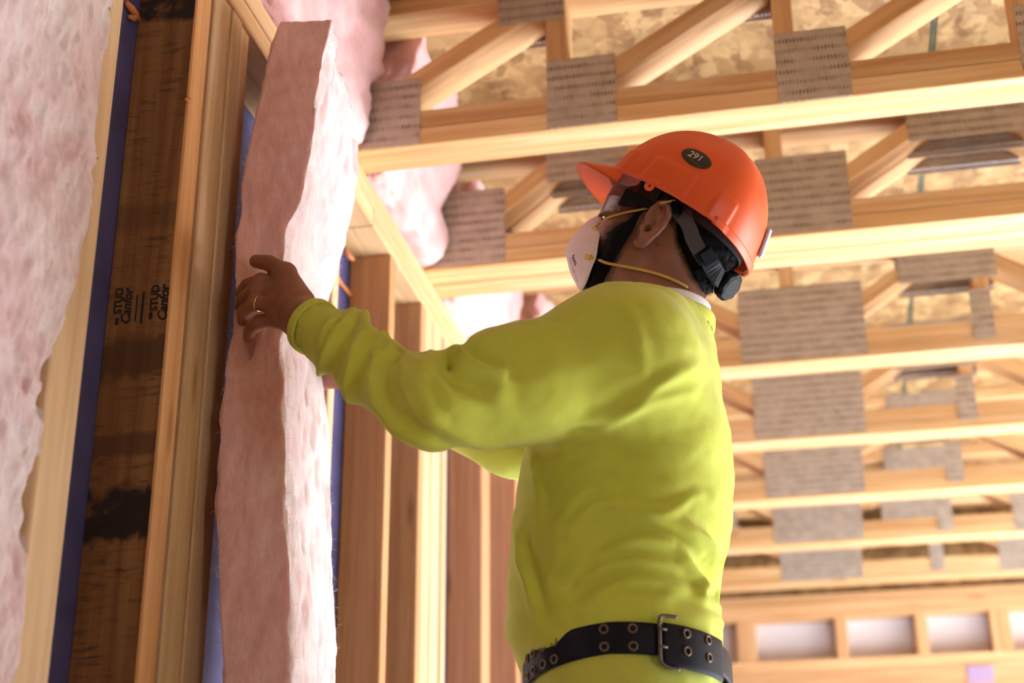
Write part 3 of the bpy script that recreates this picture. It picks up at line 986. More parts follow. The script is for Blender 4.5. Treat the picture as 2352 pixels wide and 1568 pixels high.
# --- torso profile from the side
prof = [(1560, 1222, 1664), (1500, 1205, 1650), (1450, 1180, 1646), (1400, 1176, 1648), (1300, 1183, 1664), (1200, 1192, 1680), (1100, 1203, 1688),
        (1000, 1225, 1678), (900, 1255, 1652), (800, 1310, 1622), (740, 1365, 1600), (690, 1425, 1580)]
TZ, TF, TB = [], [], []
for (y, a, b) in prof:
    A_, B_ = at(a, y, YM), at(b, y, YM)
    TZ.append((A_[2] + B_[2]) / 2); TF.append(A_[0]); TB.append(B_[0])
TZ, TF, TB = (np.array(q) for q in (TZ, TF, TB))
TBW = np.interp(TZ, np.array([0.30, 0.42, 0.55, 0.68, 0.78, 0.86, 0.92]) + H0, [0.172, 0.172, 0.176, 0.186, 0.18, 0.13, 0.09])
def loft(z0, z1, grow=0.0):
    def fn(X, Y, Z):
        zz = np.clip(Z, z0, z1)
        f = np.interp(zz, TZ, TF); b = np.interp(zz, TZ, TB); w = np.interp(zz, TZ, TBW)
        cx, a = (f + b) / 2, (b - f) / 2 + grow; w = w + grow
        dx, dy = np.abs(X - cx) / a, np.abs(Y - YM) / w
        p = 2.3
        r = (dx ** p + dy ** p) ** (1 / p)
        d = (r - 1) * np.minimum(a, w)
        dz = np.maximum(z0 - Z, Z - z1)
        return np.where(dz > 0, np.sqrt(np.maximum(d, 0) ** 2 + dz ** 2), np.maximum(d, -0.05))
    return (-0.55, YM - 0.22, z0 - 0.02), (0.05, YM + 0.22, z1 + 0.02), fn

# --- materials for him
def cloth(name, col, var=0.12):
    m, nt, b = newmat(name)
    v = objcoord(nt, rand=False)
    n1 = noise(nt, v, 14, 4, 0.6)
    c = ramp(nt, n1, [(0.3, tuple(x * (1 - var) for x in col)), (0.7, col)]).outputs[0]
    dirt = ramp(nt, noise(nt, v, 6, 5, 0.7), [(0.55, (0, 0, 0)), (0.75, (0.22, 0.22, 0.22))]).outputs[0]
    c = mixc(nt, dirt, c, (col[0] * 0.62, col[1] * 0.52, col[2] * 0.9))
    nt.links.new(c, b.inputs['Base Color'])
    b.inputs['Roughness'].default_value = 0.85
    b.inputs['Specular IOR Level'].default_value = 0.15
    b.inputs['Sheen Weight'].default_value = 0.15
    b.inputs['Subsurface Weight'].default_value = 0.08
    b.inputs['Subsurface Radius'].default_value = (0.012, 0.012, 0.003)
    b.inputs['Subsurface Scale'].default_value = 0.6
    w1 = nt.nodes.new('ShaderNodeTexWave'); w1.inputs['Scale'].default_value = 260; w1.inputs['Distortion'].default_value = 2
    nt.links.new(v, w1.inputs['Vector'])
    h = mathn(nt, 'ADD', mathn(nt, 'MULTIPLY', noise(nt, v, 38, 5, 0.6), 1.0), mathn(nt, 'MULTIPLY', w1.outputs[1], 0.08))
    bump(nt, b, h, 0.35, 0.003)
    return m
M_shirt = cloth('hi_vis_jersey', (0.57, 0.625, 0.080))
M_trous = cloth('hi_vis_trouser_cloth', (0.56, 0.61, 0.10))

def skin_mat():
    m, nt, b = newmat('skin')
    v = objcoord(nt, rand=False)
    n1 = noise(nt, v, 30, 4, 0.6)
    c = ramp(nt, n1, [(0.3, (0.23, 0.088, 0.052)), (0.7, (0.30, 0.122, 0.072))]).outputs[0]
    at_ = nt.nodes.new('ShaderNodeVertexColor'); at_.layer_name = 'stubble'
    c = mixc(nt, at_.outputs[0], c, (0.016, 0.011, 0.009))
    nt.links.new(c, b.inputs['Base Color'])
    b.inputs['Roughness'].default_value = 0.5
    b.inputs['Subsurface Weight'].default_value = 0.15
    b.inputs['Subsurface Radius'].default_value = (0.012, 0.005, 0.003)
    b.inputs['Subsurface Scale'].default_value = 0.5
    bump(nt, b, noise(nt, v, 260, 3, 0.6), 0.12, 0.0006)
    return m
M_skin = skin_mat()
M_hair = plain('black_hair', (0.004, 0.0035, 0.0035), 0.7, spec=0.12, bumpst=0.6, bscale=420)
def plastic(name, col, rough=0.3, var=0.06):
    m, nt, b = newmat(name)
    v = objcoord(nt, rand=False)
    n = noise(nt, v, 12, 5, 0.65)
    c = ramp(nt, n, [(0.3, tuple(x * (1 - var) for x in col)), (0.7, tuple(min(1, x * (1 + var)) for x in col))]).outputs[0]
    sc = ramp(nt, noise(nt, v, 120, 2, 0.5), [(0.70, (0, 0, 0)), (0.78, (0.35, 0.35, 0.35))]).outputs[0]
    c = mixc(nt, sc, c, tuple(x * 0.55 for x in col))
    nt.links.new(c, b.inputs['Base Color'])
    b.inputs['Roughness'].default_value = rough
    bump(nt, b, noise(nt, v, 60, 3, 0.5), 0.04, 0.001)
    return m
M_orange = plastic('orange_polyethylene', (0.74, 0.095, 0.018), 0.4)
M_dkpl = plain('dark_plastic', (0.007, 0.0067, 0.008), 0.5, var=0.2, spec=0.1)
M_maroon = plain('dark_brow_pad', (0.035, 0.018, 0.018), 0.7, spec=0.15)
M_grey = plain('grey_plastic', (0.075, 0.07, 0.08), 0.5, var=0.1, spec=0.2)
M_mask = plain('white_filter_fabric', (0.80, 0.66, 0.66), 0.9, var=0.04, vscale=60, bumpst=0.25, bscale=300)
M_yel = plain('yellow_elastic', (0.60, 0.37, 0.07), 0.6, bumpst=0.2, bscale=400)
M_yel2 = plain('yellow_tab', (0.72, 0.43, 0.05), 0.5)
M_belt = plain('black_leather', (0.009, 0.010, 0.016), 0.5, spec=0.15, var=0.4, vscale=40, bumpst=0.3, bscale=250)
M_steel = plain('worn_steel', (0.16, 0.135, 0.12), 0.42, 0.85, var=0.3, vscale=60)
M_brass = plain('aged_brass', (0.20, 0.145, 0.09), 0.45, 0.6)
M_white = plain('white_cotton', (0.80, 0.79, 0.80), 0.85, bumpst=0.2)
M_black = plain('black_vinyl', (0.022, 0.019, 0.014), 0.35)
M_print = plain('pale_print', (0.72, 0.62, 0.56), 0.5)
M_gold = plain('gold', (0.85, 0.60, 0.25), 0.2, 1.0)

# --- body: head, neck, trunk, arms, hands and legs as one surface
def axis_pts(segs):
    out = []
    for (a, b, h) in segs: out.append(np.arange(a, b, h))
    return np.concatenate(out + [[segs[-1][1]]])
gx = axis_pts([(-0.86, -0.60, 0.0024), (-0.60, -0.37, 0.012), (-0.37, -0.06, 0.0024), (-0.06, 0.10, 0.012)])
gy = axis_pts([(1.58, 1.74, 0.012), (1.74, 2.06, 0.0024), (2.06, 2.16, 0.006), (2.16, 2.29, 0.0035), (2.29, 2.40, 0.012)])
gz = axis_pts([(-0.02, 1.40, 0.016), (1.40, 1.84, 0.0024), (1.84, 1.92, 0.008)])
G = Grid(gx, gy, gz)
# trunk and legs (under the clothes)
z_ = lambda q: q + H0
G.add(cone((-0.262, YM, z_(0.40)), (-0.255, YM, z_(0.66)), 0.105, 0.115), 0.0)
for sg in (-1, 1):
    G.add(cone((-0.26, YM + sg * 0.06, z_(0.36)), (-0.25, YM + sg * 0.06, z_(0.68)), 0.090, 0.085), 0.03)
    G.add(cone((-0.26, YM + sg * 0.085, z_(0.27)), (-0.275, YM + sg * 0.105, 0.54), 0.085, 0.058), 0.04)
    G.add(cone((-0.275, YM + sg * 0.105, 0.54), (-0.235, YM + sg * 0.115, 0.10), 0.055, 0.038), 0.03)
    G.add(cone((-0.225, YM + sg * 0.115, 0.045), (-0.40, YM + sg * 0.135, 0.03), 0.04, 0.03), 0.03)
for S_, E_, W_ in ((SHL, ELL, WRL), (SHR, ELR, WRR)):
    G.add(cone((-0.215, (S_[1] + YM) / 2, z_(0.755)), S_, 0.050, 0.048), 0.03)
    G.add(cone(S_, E_, 0.044, 0.034), 0.02)
    G.add(cone(E_, W_, 0.033, 0.027), 0.015)
G.add(cone((-0.215, YM, z_(0.72)), NB, 0.06, 0.062), 0.03)
# neck and head
G.add(cone(NB, hd(-0.022, -0.028), 0.064, 0.058), 0.03)
G.add(cone(NB + np.array([-0.030, 0, -0.02]), hd(0.012, -0.062), 0.042, 0.038), 0.03)
G.add(hell((-0.006, 0.050, 0), (0.088, 0.084, 0.075)), 0.03)
G.add(hell((0.042, -0.008, 0), (0.060, 0.088, 0.060)), 0.03)
for sw in (-1, 1):
    G.add(hcone((0.004, -0.050, 0.050 * sw), (0.054, -0.080, 0.016 * sw), 0.021, 0.018), 0.025)
    G.add(hell((0.060, -0.018, 0.040 * sw), (0.026, 0.02, 0.022)), 0.02)
    G.add(hcone((0.088, 0.040, 0.038 * sw), (0.099, 0.040, 0.010 * sw), 0.010, 0.010), 0.015)
G.add(hcone((0.056, -0.086, 0.0), (0.062, -0.082, 0), 0.018, 0.016), 0.02)
G.add(hcone((0.096, 0.026, 0), (0.116, -0.018, 0), 0.009, 0.013), 0.012)
G.add(hcone((0.108, -0.022, 0.012), (0.108, -0.022, -0.012), 0.008, 0.008), 0.008)
G.add(hcone((0.097, -0.050, 0.016), (0.097, -0.050, -0.016), 0.008, 0.008), 0.010)
G.add(hcone((0.095, -0.062, 0.014), (0.095, -0.062, -0.014), 0.008, 0.008), 0.006)
for sw in (-1, 1):
    G.cut(hell((0.116, 0.018, 0.034 * sw), (0.018, 0.012, 0.018)), 0.012)
    G.add(hcone((0.102, 0.027, 0.020 * sw), (0.092, 0.025, 0.048 * sw), 0.005, 0.005), 0.006)
    G.add(hcone((0.100, 0.009, 0.022 * sw), (0.090, 0.009, 0.046 * sw), 0.004, 0.004), 0.006)
# ears
def ear(sw):
    tilt = math.radians(-14)
    def e(u, v, w):
        u, v = u * 0.95, v * 0.90
        return (u * math.cos(tilt) - v * math.sin(tilt) + 0.003, u * math.sin(tilt) + v * math.cos(tilt) - 0.001, sw * (0.0735 + w - 0.30 * u))
    def prim(c, r):
        yw = math.radians(17) * sw
        f2 = HF * math.cos(yw) - HW * math.sin(yw); w2 = HF * math.sin(yw) + HW * math.cos(yw)
        return ellip(hd(*e(*c)), r, np.array([f2, HU, w2]))
    G.add(prim((-0.014, 0.012, 0.004), (0.019, 0.031, 0.0050)), 0.004)
    G.add(prim((-0.006, -0.018, 0.003), (0.012, 0.016, 0.0050)), 0.006)
    rim = [(0.001, 0.006), (0.004, 0.018), (0.002, 0.031), (-0.007, 0.042), (-0.019, 0.044), (-0.029, 0.036), (-0.033, 0.022), (-0.031, 0.006),
           (-0.025, -0.008), (-0.017, -0.019), (-0.009, -0.028), (0.000, -0.033), (0.006, -0.028)]
    for a, b in zip(rim[:-1], rim[1:]):
        G.add(hcone(e(a[0], a[1], 0.0075), e(b[0], b[1], 0.0095), 0.0036, 0.0036), 0.0022)
    ah = [(-0.006, 0.034), (-0.017, 0.026), (-0.022, 0.012), (-0.020, -0.002), (-0.012, -0.013), (-0.004, -0.016)]
    G.cut(prim((-0.010, 0.003, 0.016), (0.011, 0.014, 0.013)), 0.003)
    G.cut(prim((-0.012, 0.031, 0.0165), (0.010, 0.008, 0.0105)), 0.004)
    for a, b in zip(ah[:-1], ah[1:]):
        G.add(hcone(e(a[0], a[1], 0.007), e(b[0], b[1], 0.007), 0.0032, 0.0034), 0.003)
    G.cut(hcone(e(-0.003, -0.002, 0.006), e(0.002, 0.0, -0.012), 0.0052, 0.004), 0.002)
    G.add(hell(e(0.005, -0.001, 0.008), (0.0046, 0.006, 0.004)), 0.003)
for sw in (1, -1): ear(sw)
# left hand: palm, four curled fingers, thumb
def hp(px, py, Y): return at(px, py, Y)
WL = WRL
KN = {'index': hp(646, 652, 1.822), 'middle': hp(638, 676, 1.815), 'ring': hp(634, 703, 1.812), 'little': hp(640, 733, 1.818)}
PIP = {'index': hp(600, 645, 1.826), 'middle': hp(586, 664, 1.818), 'ring': hp(586, 694, 1.818), 'little': hp(596, 740, 1.826)}
DIP = {'index': hp(568, 655, 1.842), 'middle': hp(560, 685, 1.838), 'ring': hp(560, 716, 1.838), 'little': hp(574, 758, 1.842)}
TIP = {'index': hp(553, 672, 1.868), 'middle': hp(553, 703, 1.870), 'ring': hp(558, 736, 1.870), 'little': hp(570, 776, 1.868)}
RD = {'index': 0.0105, 'middle': 0.0108, 'ring': 0.0105, 'little': 0.0098}
G.add(cone(WL, WL + (KN['middle'] - WL) * 0.35, 0.026, 0.024), 0.015)
for k in KN:
    G.add(cone(WL + (KN[k] - WL) * 0.18 + np.array([0, 0.002, 0]), KN[k], 0.019, RD[k] + 0.0022), 0.014)
hand_f = Grid(gx, gy, gz)
for k in KN:
    r = RD[k]
    tmp = [(KN[k], PIP[k], r + 0.0008, r), (PIP[k], DIP[k], r, r * 0.93), (DIP[k], TIP[k], r * 0.93, r * 0.8)]
    g1 = Grid(gx, gy, gz) if False else None
    for q in tmp: hand_f.add(cone(*q), 0.0)
    hand_f.add(ball(PIP[k] + np.array([0, -0.001, 0]), r * 1.07), 0.004)
TH0, TH1, TH2, TH3 = hp(690, 692, 1.79), hp(656, 628, 1.812), hp(618, 604, 1.826), hp(588, 600, 1.842)
G.add(cone(TH0, TH1, 0.019, 0.0145), 0.014)
hand_f.add(cone(TH1, TH2, 0.0142, 0.0118), 0.0)
hand_f.add(cone(TH2, TH3, 0.0118, 0.0098), 0.0)
G.add(cone(TH1, KN['index'], 0.011, 0.010), 0.012)
bx = hand_f.box((-0.86, 1.76, 1.40), (-0.60, 1.90, 1.80))
a_, d_ = G.V[bx], hand_f.V[bx]; k_ = 0.006
h_ = np.clip(0.5 + 0.5 * (a_ - d_) / k_, 0, 1); G.V[bx] = a_ * (1 - h_) + d_ * h_ - k_ * h_ * (1 - h_)
# knuckle and tendon relief
for k in ('index', 'middle', 'ring', 'little'):
    G.add(ball(KN[k] + np.array([0.0, -0.004, 0.0]), 0.0105), 0.008)
# right hand: flat against the far part of the batt, mostly hidden behind the left sleeve
WR = WRR
RK = [WR + np.array([-0.060, 0.000, 0.030 - 0.020 * i]) for i in range(4)]
for i in range(4):
    G.add(cone(WR, RK[i], 0.022, 0.0115), 0.012)
    ln = (0.062, 0.07, 0.066, 0.052)[i]
    mid = RK[i] + np.array([-ln * 0.36, -0.004, 0.018 - 0.004 * i])
    tip = mid + np.array([-ln * 0.30, 0.012, 0.012 - 0.004 * i])
    G.add(cone(RK[i], mid, 0.0098, 0.009), 0.004); G.add(cone(mid, tip, 0.009, 0.0075), 0.003)
G.add(cone(WR + np.array([-0.01, 0, 0.015]), WR + np.array([-0.035, -0.01, 0.05]), 0.018, 0.012), 0.012)
G.add(cone(WR + np.array([-0.035, -0.01, 0.05]), WR + np.array([-0.055, 0.0, 0.075]), 0.011, 0.009), 0.006)

P, F = G.mesh()
P = smooth_mesh(P, F, 1, 0.4)
person = mesh_np('person', P, F, M_skin, None, PERS_LOC)
tag(person, 'worker in yellow long-sleeved shirt and orange hard hat, looking up and pressing the batt', 'person')

# stubble shade: short beard fading into cheek and neck, mole below the ear
L = hloc(P)
poly_in = [at(px, py, 1.90) for px, py in ((1398, 528), (1446, 498), (1440, 545), (1440, 592), (1420, 632), (1408, 660), (1330, 670), (1340, 600), (1372, 550))]
def px_of(Pw):
    q = (np.asarray(Pw) - np.array([0, 0, H0])) @ CAM
    return 1176 + FPX * q[:, 0] / q[:, 2], 784 - FPX * q[:, 1] / q[:, 2]
def jawmask(L):
    """beard region in the head's own frame (both sides)"""
    u, v, w = L[:, 0], L[:, 1], np.abs(L[:, 2])
    front = np.interp(v, [-0.16, -0.125, -0.10, -0.06, -0.03, 0.0, 0.03], [0.055, 0.066, 0.068, 0.066, 0.066, 0.050, 0.040])
    back = np.interp(v, [-0.16, -0.125, -0.10, -0.075, -0.05, -0.02, 0.01, 0.045], [0.055, 0.040, 0.028, 0.020, 0.018, 0.022, 0.026, 0.022])
    s = np.minimum(u - back, front - u)
    s = np.minimum(s, np.where(v > 0.0, 0.06 - v, 1))
    s = np.minimum(s, v + 0.150)
    return s
jm = jawmask(L)
nz = fbm(L * 90, 5, 3) * 0.006
st = np.clip((jm + nz + 0.012) / 0.024, 0, 1) * np.clip((0.05 - L[:, 1]) / 0.03, 0, 1)
st *= (np.linalg.norm(L, axis=1) < 0.22)
# hair shade at the nape and behind the ear
hl_ = np.minimum(np.interp(L[:, 1], [0, 0.035, 0.06], [-0.046, -0.022, 0.02]) - L[:, 0], L[:, 1] - np.interp(L[:, 0], [-0.13, -0.10, -0.08, -0.046, 0.0], [-0.034, -0.026, -0.020, 0.004, 0.03]))
np_ = np.clip((hl_ + nz + 0.010) / 0.016, 0, 1) * (np.linalg.norm(L, axis=1) < 0.25) * (P[:, 0] > -0.35)
top_ = np.clip((L[:, 1] - 0.070) / 0.01, 0, 1) * (np.abs(L[:, 2]) < 0.1) * (np.linalg.norm(L, axis=1) < 0.25)
st = np.maximum(np.maximum(st, np_), top_)
mole = np.linalg.norm(L - hloc(np.array([at(1509, 562, 1.897)])), axis=1)
earm = (np.abs(L[:, 2]) > 0.074) & (L[:, 1] > -0.04) & (L[:, 1] < 0.06) & (L[:, 0] > -0.05) & (L[:, 0] < 0.01)
st[earm] = 0
mx, my = px_of(P)
mo = np.clip(1.6 - np.hypot(mx - 1509, my - 562) / 3.2, 0, 1) * (P[:, 1] < 1.95)
st = np.clip(np.maximum(st, mo * 0.6), 0, 1)
ca = person.data.color_attributes.new('stubble', 'FLOAT_COLOR', 'POINT')
ca.data.foreach_set('color', np.repeat(st[:, None], 4, 1).astype(np.float32).ravel())

# --- beard and hair bodies: the head surface grown outward a few millimetres inside their outlines
def grown(name, gfun, amount, seed, hx, hy, hz, rough=0.003):
    g = Grid(*[np.arange(a, b, 0.0026) for a, b in (hx, hy, hz)])
    bxs = tuple(slice(None) for _ in range(3))
    # resample the body distance on this grid
    ix = [np.clip(np.searchsorted(ax, q), 1, len(ax) - 1) for ax, q in zip((G.x, G.y, G.z), (g.x, g.y, g.z))]
    fr_ = [((q - ax[i - 1]) / (ax[i] - ax[i - 1])) for ax, q, i in zip((G.x, G.y, G.z), (g.x, g.y, g.z), ix)]
    D = 0
    for a in (0, 1):
        for b in (0, 1):
            for c in (0, 1):
                w = (fr_[0] if a else 1 - fr_[0])[:, None, None] * (fr_[1] if b else 1 - fr_[1])[None, :, None] * (fr_[2] if c else 1 - fr_[2])[None, None, :]
                D = D + w * G.V[np.ix_(ix[0] - 1 + a, ix[1] - 1 + b, ix[2] - 1 + c)]
    XX, YY, ZZ = np.meshgrid(g.x, g.y, g.z, indexing='ij')
    Lg = hloc(np.stack([XX, YY, ZZ], -1).reshape(-1, 3))
    m = gfun(Lg)                                     # >0 inside the outline (metres)
    nzz = vnoise(Lg * 160, seed) * rough
    th = amount * np.clip(m / 0.014, -1, 1) + nzz * 0.6 * np.clip(m / 0.01, 0, 1)
    g.V = (D.reshape(-1) - th).reshape(D.shape).astype(np.float32)
    g.V = np.maximum(g.V, (-m).reshape(D.shape).astype(np.float32))
    p_, f_ = g.mesh()
    return p_, f_
def far_ok(L, s): return np.where(np.linalg.norm(L, axis=1) < 0.24, s, -0.05)
bp, bf = grown('beard', lambda L: far_ok(L, jawmask(L) - 0.004), 0.009, 3, (-0.36, -0.10), (1.86, 2.08), (1.50, 1.80))
beard = mesh_np('beard', bp, bf, M_hair, person); beard['label'] = 'short black beard'
def hairmask(L):
    u, v, w = L[:, 0], L[:, 1], np.abs(L[:, 2])
    low = v - np.interp(u, [-0.13, -0.10, -0.08, -0.046, 0.0], [-0.034, -0.026, -0.020, 0.004, 0.03])
    s = np.minimum(np.interp(v, [0, 0.035, 0.06, 0.08], [-0.046, -0.022, 0.02, 0.10]) - u, low)
    return np.minimum(s, 0.10)
hp_, hf_ = grown('hair', lambda L: far_ok(L, hairmask(L)), 0.007, 8, (-0.30, -0.03), (1.86, 2.08), (1.56, 1.92))
hair = mesh_np('hair', hp_, hf_, M_hair, person); hair['label'] = 'cropped black hair at the back of the head'

def strands(par, Pv, Fv, count, ln, flow, seed, sel=None, wid=0.00022):
    r = np.random.default_rng(seed)
    Nv = normals_of(Pv, Fv)
    ids = np.arange(len(Pv)) if sel is None else np.where(sel)[0]
    ii = r.choice(ids, count)
    A = Pv[ii]; Nn_ = Nv[ii]
    d = Nn_ * r.uniform(0.25, 0.8, (count, 1)) + np.array(flow) + r.normal(0, 0.22, (count, 3))
    d /= np.linalg.norm(d, axis=1, keepdims=True)
    s = np.cross(d, r.normal(0, 1, (count, 3))); s /= np.linalg.norm(s, axis=1, keepdims=True); s *= wid
    l = ln * r.uniform(0.5, 1.3, (count, 1))
    T = A + d * l + np.array(flow) * l * 0.3
    Vv = np.stack([A - s, A + s, T + s * 0.3, T - s * 0.3], 1).reshape(-1, 3)
    Fq = np.arange(count * 4).reshape(-1, 4)
    o = mesh_np('strands', Vv, Fq, M_hair, par, smooth=False); o['kind'] = 'stuff'
    return o
strands(beard, bp, bf, 7000, 0.0045, -HU * 0.7 + HF * 0.25, 3)
strands(hair, hp_, hf_, 9000, 0.005, -HU * 0.9 - HF * 0.1, 4, hloc(hp_)[:, 1] < 0.05)
sel = (st > 0.25) & (st < 0.95) & (jm > -0.02) & (P[:, 1] < YM)
strands(beard, P, F, 1200, 0.0035, -HU * 0.6 + HF * 0.2, 6, sel, 0.00012)
sel = (np_ > 0.1) & (np_ < 0.98) & (np.abs(L[:, 2]) < 0.076)
strands(hair, P, F, 1500, 0.004, -HU * 0.8, 7, sel, 0.00012)

# eyes
for sw in (1, -1):
    c = hd(0.0955, 0.018, 0.033 * sw)
    bm = bmesh.new(); bmesh.ops.create_uvsphere(bm, u_segments=20, v_segments=14, radius=0.0118)
    me = bpy.data.meshes.new('eye'); bm.to_mesh(me); bm.free()
    me.materials.append(plain('eye_white', (0.62, 0.56, 0.53), 0.2) if sw == 1 else bpy.data.materials['eye_white'])
    for p_ in me.polygons: p_.use_smooth = True
    eo = link('eye', me, Matrix.Translation(c), person)
    bm = bmesh.new(); bmesh.ops.create_uvsphere(bm, u_segments=16, v_segments=10, radius=0.0062)
    me = bpy.data.meshes.new('iris'); bm.to_mesh(me); bm.free(); me.materials.append(M_hair)
    link('iris', me, Matrix.Translation(c + HF * 0.0068 + HU * 0.002), eo)

# --- shirt
h = 0.0046
S = Grid(np.arange(-0.72, 0.06, h), np.arange(1.555, 2.33, h), np.arange(z_(0.33), z_(0.96), h))
S.add(loft(z_(0.385), z_(0.86)), 0.0)
S.add(cone((-0.205, 1.90, z_(0.77)), SHL + np.array([0.002, 0.004, 0.006]), 0.072, 0.087), 0.045)
S.add(cone(SHL + np.array([0.012, 0.012, -0.015]), (-0.190, 1.868, z_(0.665)), 0.076, 0.068), 0.045)
S.add(cone((-0.215, 2.04, z_(0.765)), SHR + np.array([-0.015, 0, -0.01]), 0.072, 0.078), 0.045)
S.add(cone((-0.195, YM, z_(0.78)), NB + np.array([0.002, 0, 0.010]), 0.080, 0.071), 0.025)
T1 = SHL + (ELL - SHL) * 0.5 + np.array([0, 0, -0.004])
S.add(cone(SHL, T1, 0.086, 0.072), 0.045)
S.add(cone(T1, ELL, 0.072, 0.058), 0.02)
T2 = ELL + (WRL - ELL) * 0.45 + np.array([0, 0, -0.004])
S.add(cone(ELL, T2, 0.057, 0.048), 0.015)
CU = ELL + (WRL - ELL) * 0.90
S.add(cone(T2, CU, 0.048, 0.0375), 0.015)
S.add(cone(SHR, ELR, 0.082, 0.055), 0.03)
S.add(cone(ELR, ELR + (WRR - ELR) * 0.9, 0.055, 0.037), 0.02)
# cuffs end in an open rim
for E_, W_, c_ in ((ELL, WRL, CU), (ELR, WRR, ELR + (WRR - ELR) * 0.9)):
    ax_ = (W_ - E_) / np.linalg.norm(W_ - E_)
    e0 = c_ + ax_ * 0.018
    def half(X, Y, Z, e0=e0, ax_=ax_): return -((X - e0[0]) * ax_[0] + (Y - e0[1]) * ax_[1] + (Z - e0[2]) * ax_[2])
    S.cut((e0 - 0.10, e0 + 0.10, half), 0.004)
    S.cut(cone(c_ - ax_ * 0.012, c_ + ax_ * 0.06, 0.031, 0.034), 0.003)
# neck opening
nd = (hd(-0.022, -0.028) - NB); nd = nd / np.linalg.norm(nd)
S.cut(cone(NB + nd * 0.018, NB + nd * 0.10, 0.069, 0.070), 0.004)
cuffs = []
for E_, W_, c_ in ((ELL, WRL, CU), (ELR, WRR, ELR + (WRR - ELR) * 0.9)):
    ax_ = (W_ - E_) / np.linalg.norm(W_ - E_); cuffs.append((c_ + ax_ * 0.0125, ax_))
P, F = S.mesh()
P = smooth_mesh(P, F, 2, 0.5)
Nn = normals_of(P, F)
near = P[:, 1] < YM + 0.02

def pl(pts, Y):
    return np.array([[x / 1850.0, -y / 1850.0] for x, y in pts])
def poly_d(P, poly, Y=None):
    """signed distance in the x-z plane to a polyline, and the parameter along it"""
    best = np.full(len(P), 1e9); sg = np.zeros(len(P)); tt = np.zeros(len(P))
    Q = QP
    n = len(poly) - 1
    for i in range(n):
        a, b = poly[i], poly[i + 1]; ab = b - a
        t = np.clip(((Q - a) @ ab) / (ab @ ab), 0, 1)
        r = Q - a - t[:, None] * ab
        d = np.linalg.norm(r, axis=1)
        m = d < best
        best[m] = d[m]; sg[m] = np.sign(ab[0] * r[m, 1] - ab[1] * r[m, 0]); tt[m] = (i + t[m]) / n
    return best, sg, tt
disp = np.zeros(len(P))
qx, qy = px_of(P); QP = np.stack([qx / 1850.0, -qy / 1850.0], 1)      # fold lines are laid out on the side the photograph shows
def fold(pts, Y, h_, w, side=0.0, taper=True):
    """a ridge (h_>0) or crease (h_<0) along a line; side>0 adds a matching trough on one flank"""
    poly = pl(spline(pts, 14), Y)
    d, sg, t = poly_d(P, poly)
    e = np.sin(np.pi * np.clip(t * 0.92 + 0.04, 0, 1)) ** 0.6 if taper else 1.0
    h_ *= 1.6; w *= 0.72
    f = h_ * np.exp(-(d / w) ** 2)
    if side:
        f = f - side * h_ * np.exp(-((d - 1.6 * w * 1.0) / w) ** 2) * (sg > 0)
    disp[near] += (f * e)[near]
YT, YS = 1.80, 1.69
# front of the torso
fold([(1222, 1040), (1228, 1080), (1237, 1130), (1240, 1190)], YT, 0.0028, 0.008, 0.6)
fold([(1190, 1215), (1205, 1300), (1228, 1375), (1256, 1438)], YT, 0.007, 0.008, 0.7)
fold([(1270, 1290), (1282, 1230), (1310, 1170), (1350, 1130)], YT, 0.004, 0.018)
# waist folds sweeping round to the back
fold([(1310, 1230), (1345, 1175), (1405, 1155), (1483, 1175), (1540, 1170), (1600, 1135)], YT, 0.005, 0.010, 0.7)
fold([(1470, 1172), (1532, 1193), (1581, 1230), (1620, 1290)], YT, 0.006, 0.009, -0.6)
fold([(1370, 1290), (1420, 1252), (1475, 1236), (1540, 1245), (1600, 1275)], YT, 0.006, 0.011, 0.7)
fold([(1330, 1350), (1375, 1312), (1440, 1292), (1520, 1297), (1590, 1330)], YT, 0.005, 0.010, 0.6)
fold([(1347, 1385), (1405, 1345), (1470, 1330), (1540, 1340), (1610, 1385)], YT, 0.006, 0.011, 0.7)
fold([(1280, 1420), (1350, 1392), (1440, 1380), (1530, 1392)], YT, 0.003, 0.012)
fold([(1560, 1270), (1600, 1320), (1625, 1370), (1650, 1400)], YT, 0.008, 0.010, 0.8)
fold([(1575, 1205), (1620, 1240), (1640, 1290), (1650, 1340)], YT, 0.006, 0.010, 0.6)
fold([(1612, 1330), (1600, 1370), (1622, 1400)], YT, 0.007, 0.009, 0.6)
fold([(1180, 1440), (1230, 1448), (1290, 1430)], YT, 0.006, 0.010)
fold([(1540, 1420), (1600, 1418), (1650, 1435)], YT, 0.008, 0.010)
# armpit and shoulder blade
fold([(1300, 1002), (1350, 972), (1440, 935), (1530, 872), (1605, 836)], YT, 0.0045, 0.012, 0.25)
fold([(1325, 1006), (1400, 975), (1495, 922), (1600, 900)], YT, 0.0025, 0.010, 0.6)
fold([(1290, 1003), (1330, 988), (1375, 985)], YT, -0.005, 0.008)
fold([(1400, 690), (1445, 720), (1470, 790), (1480, 850)], YT, 0.003, 0.014)
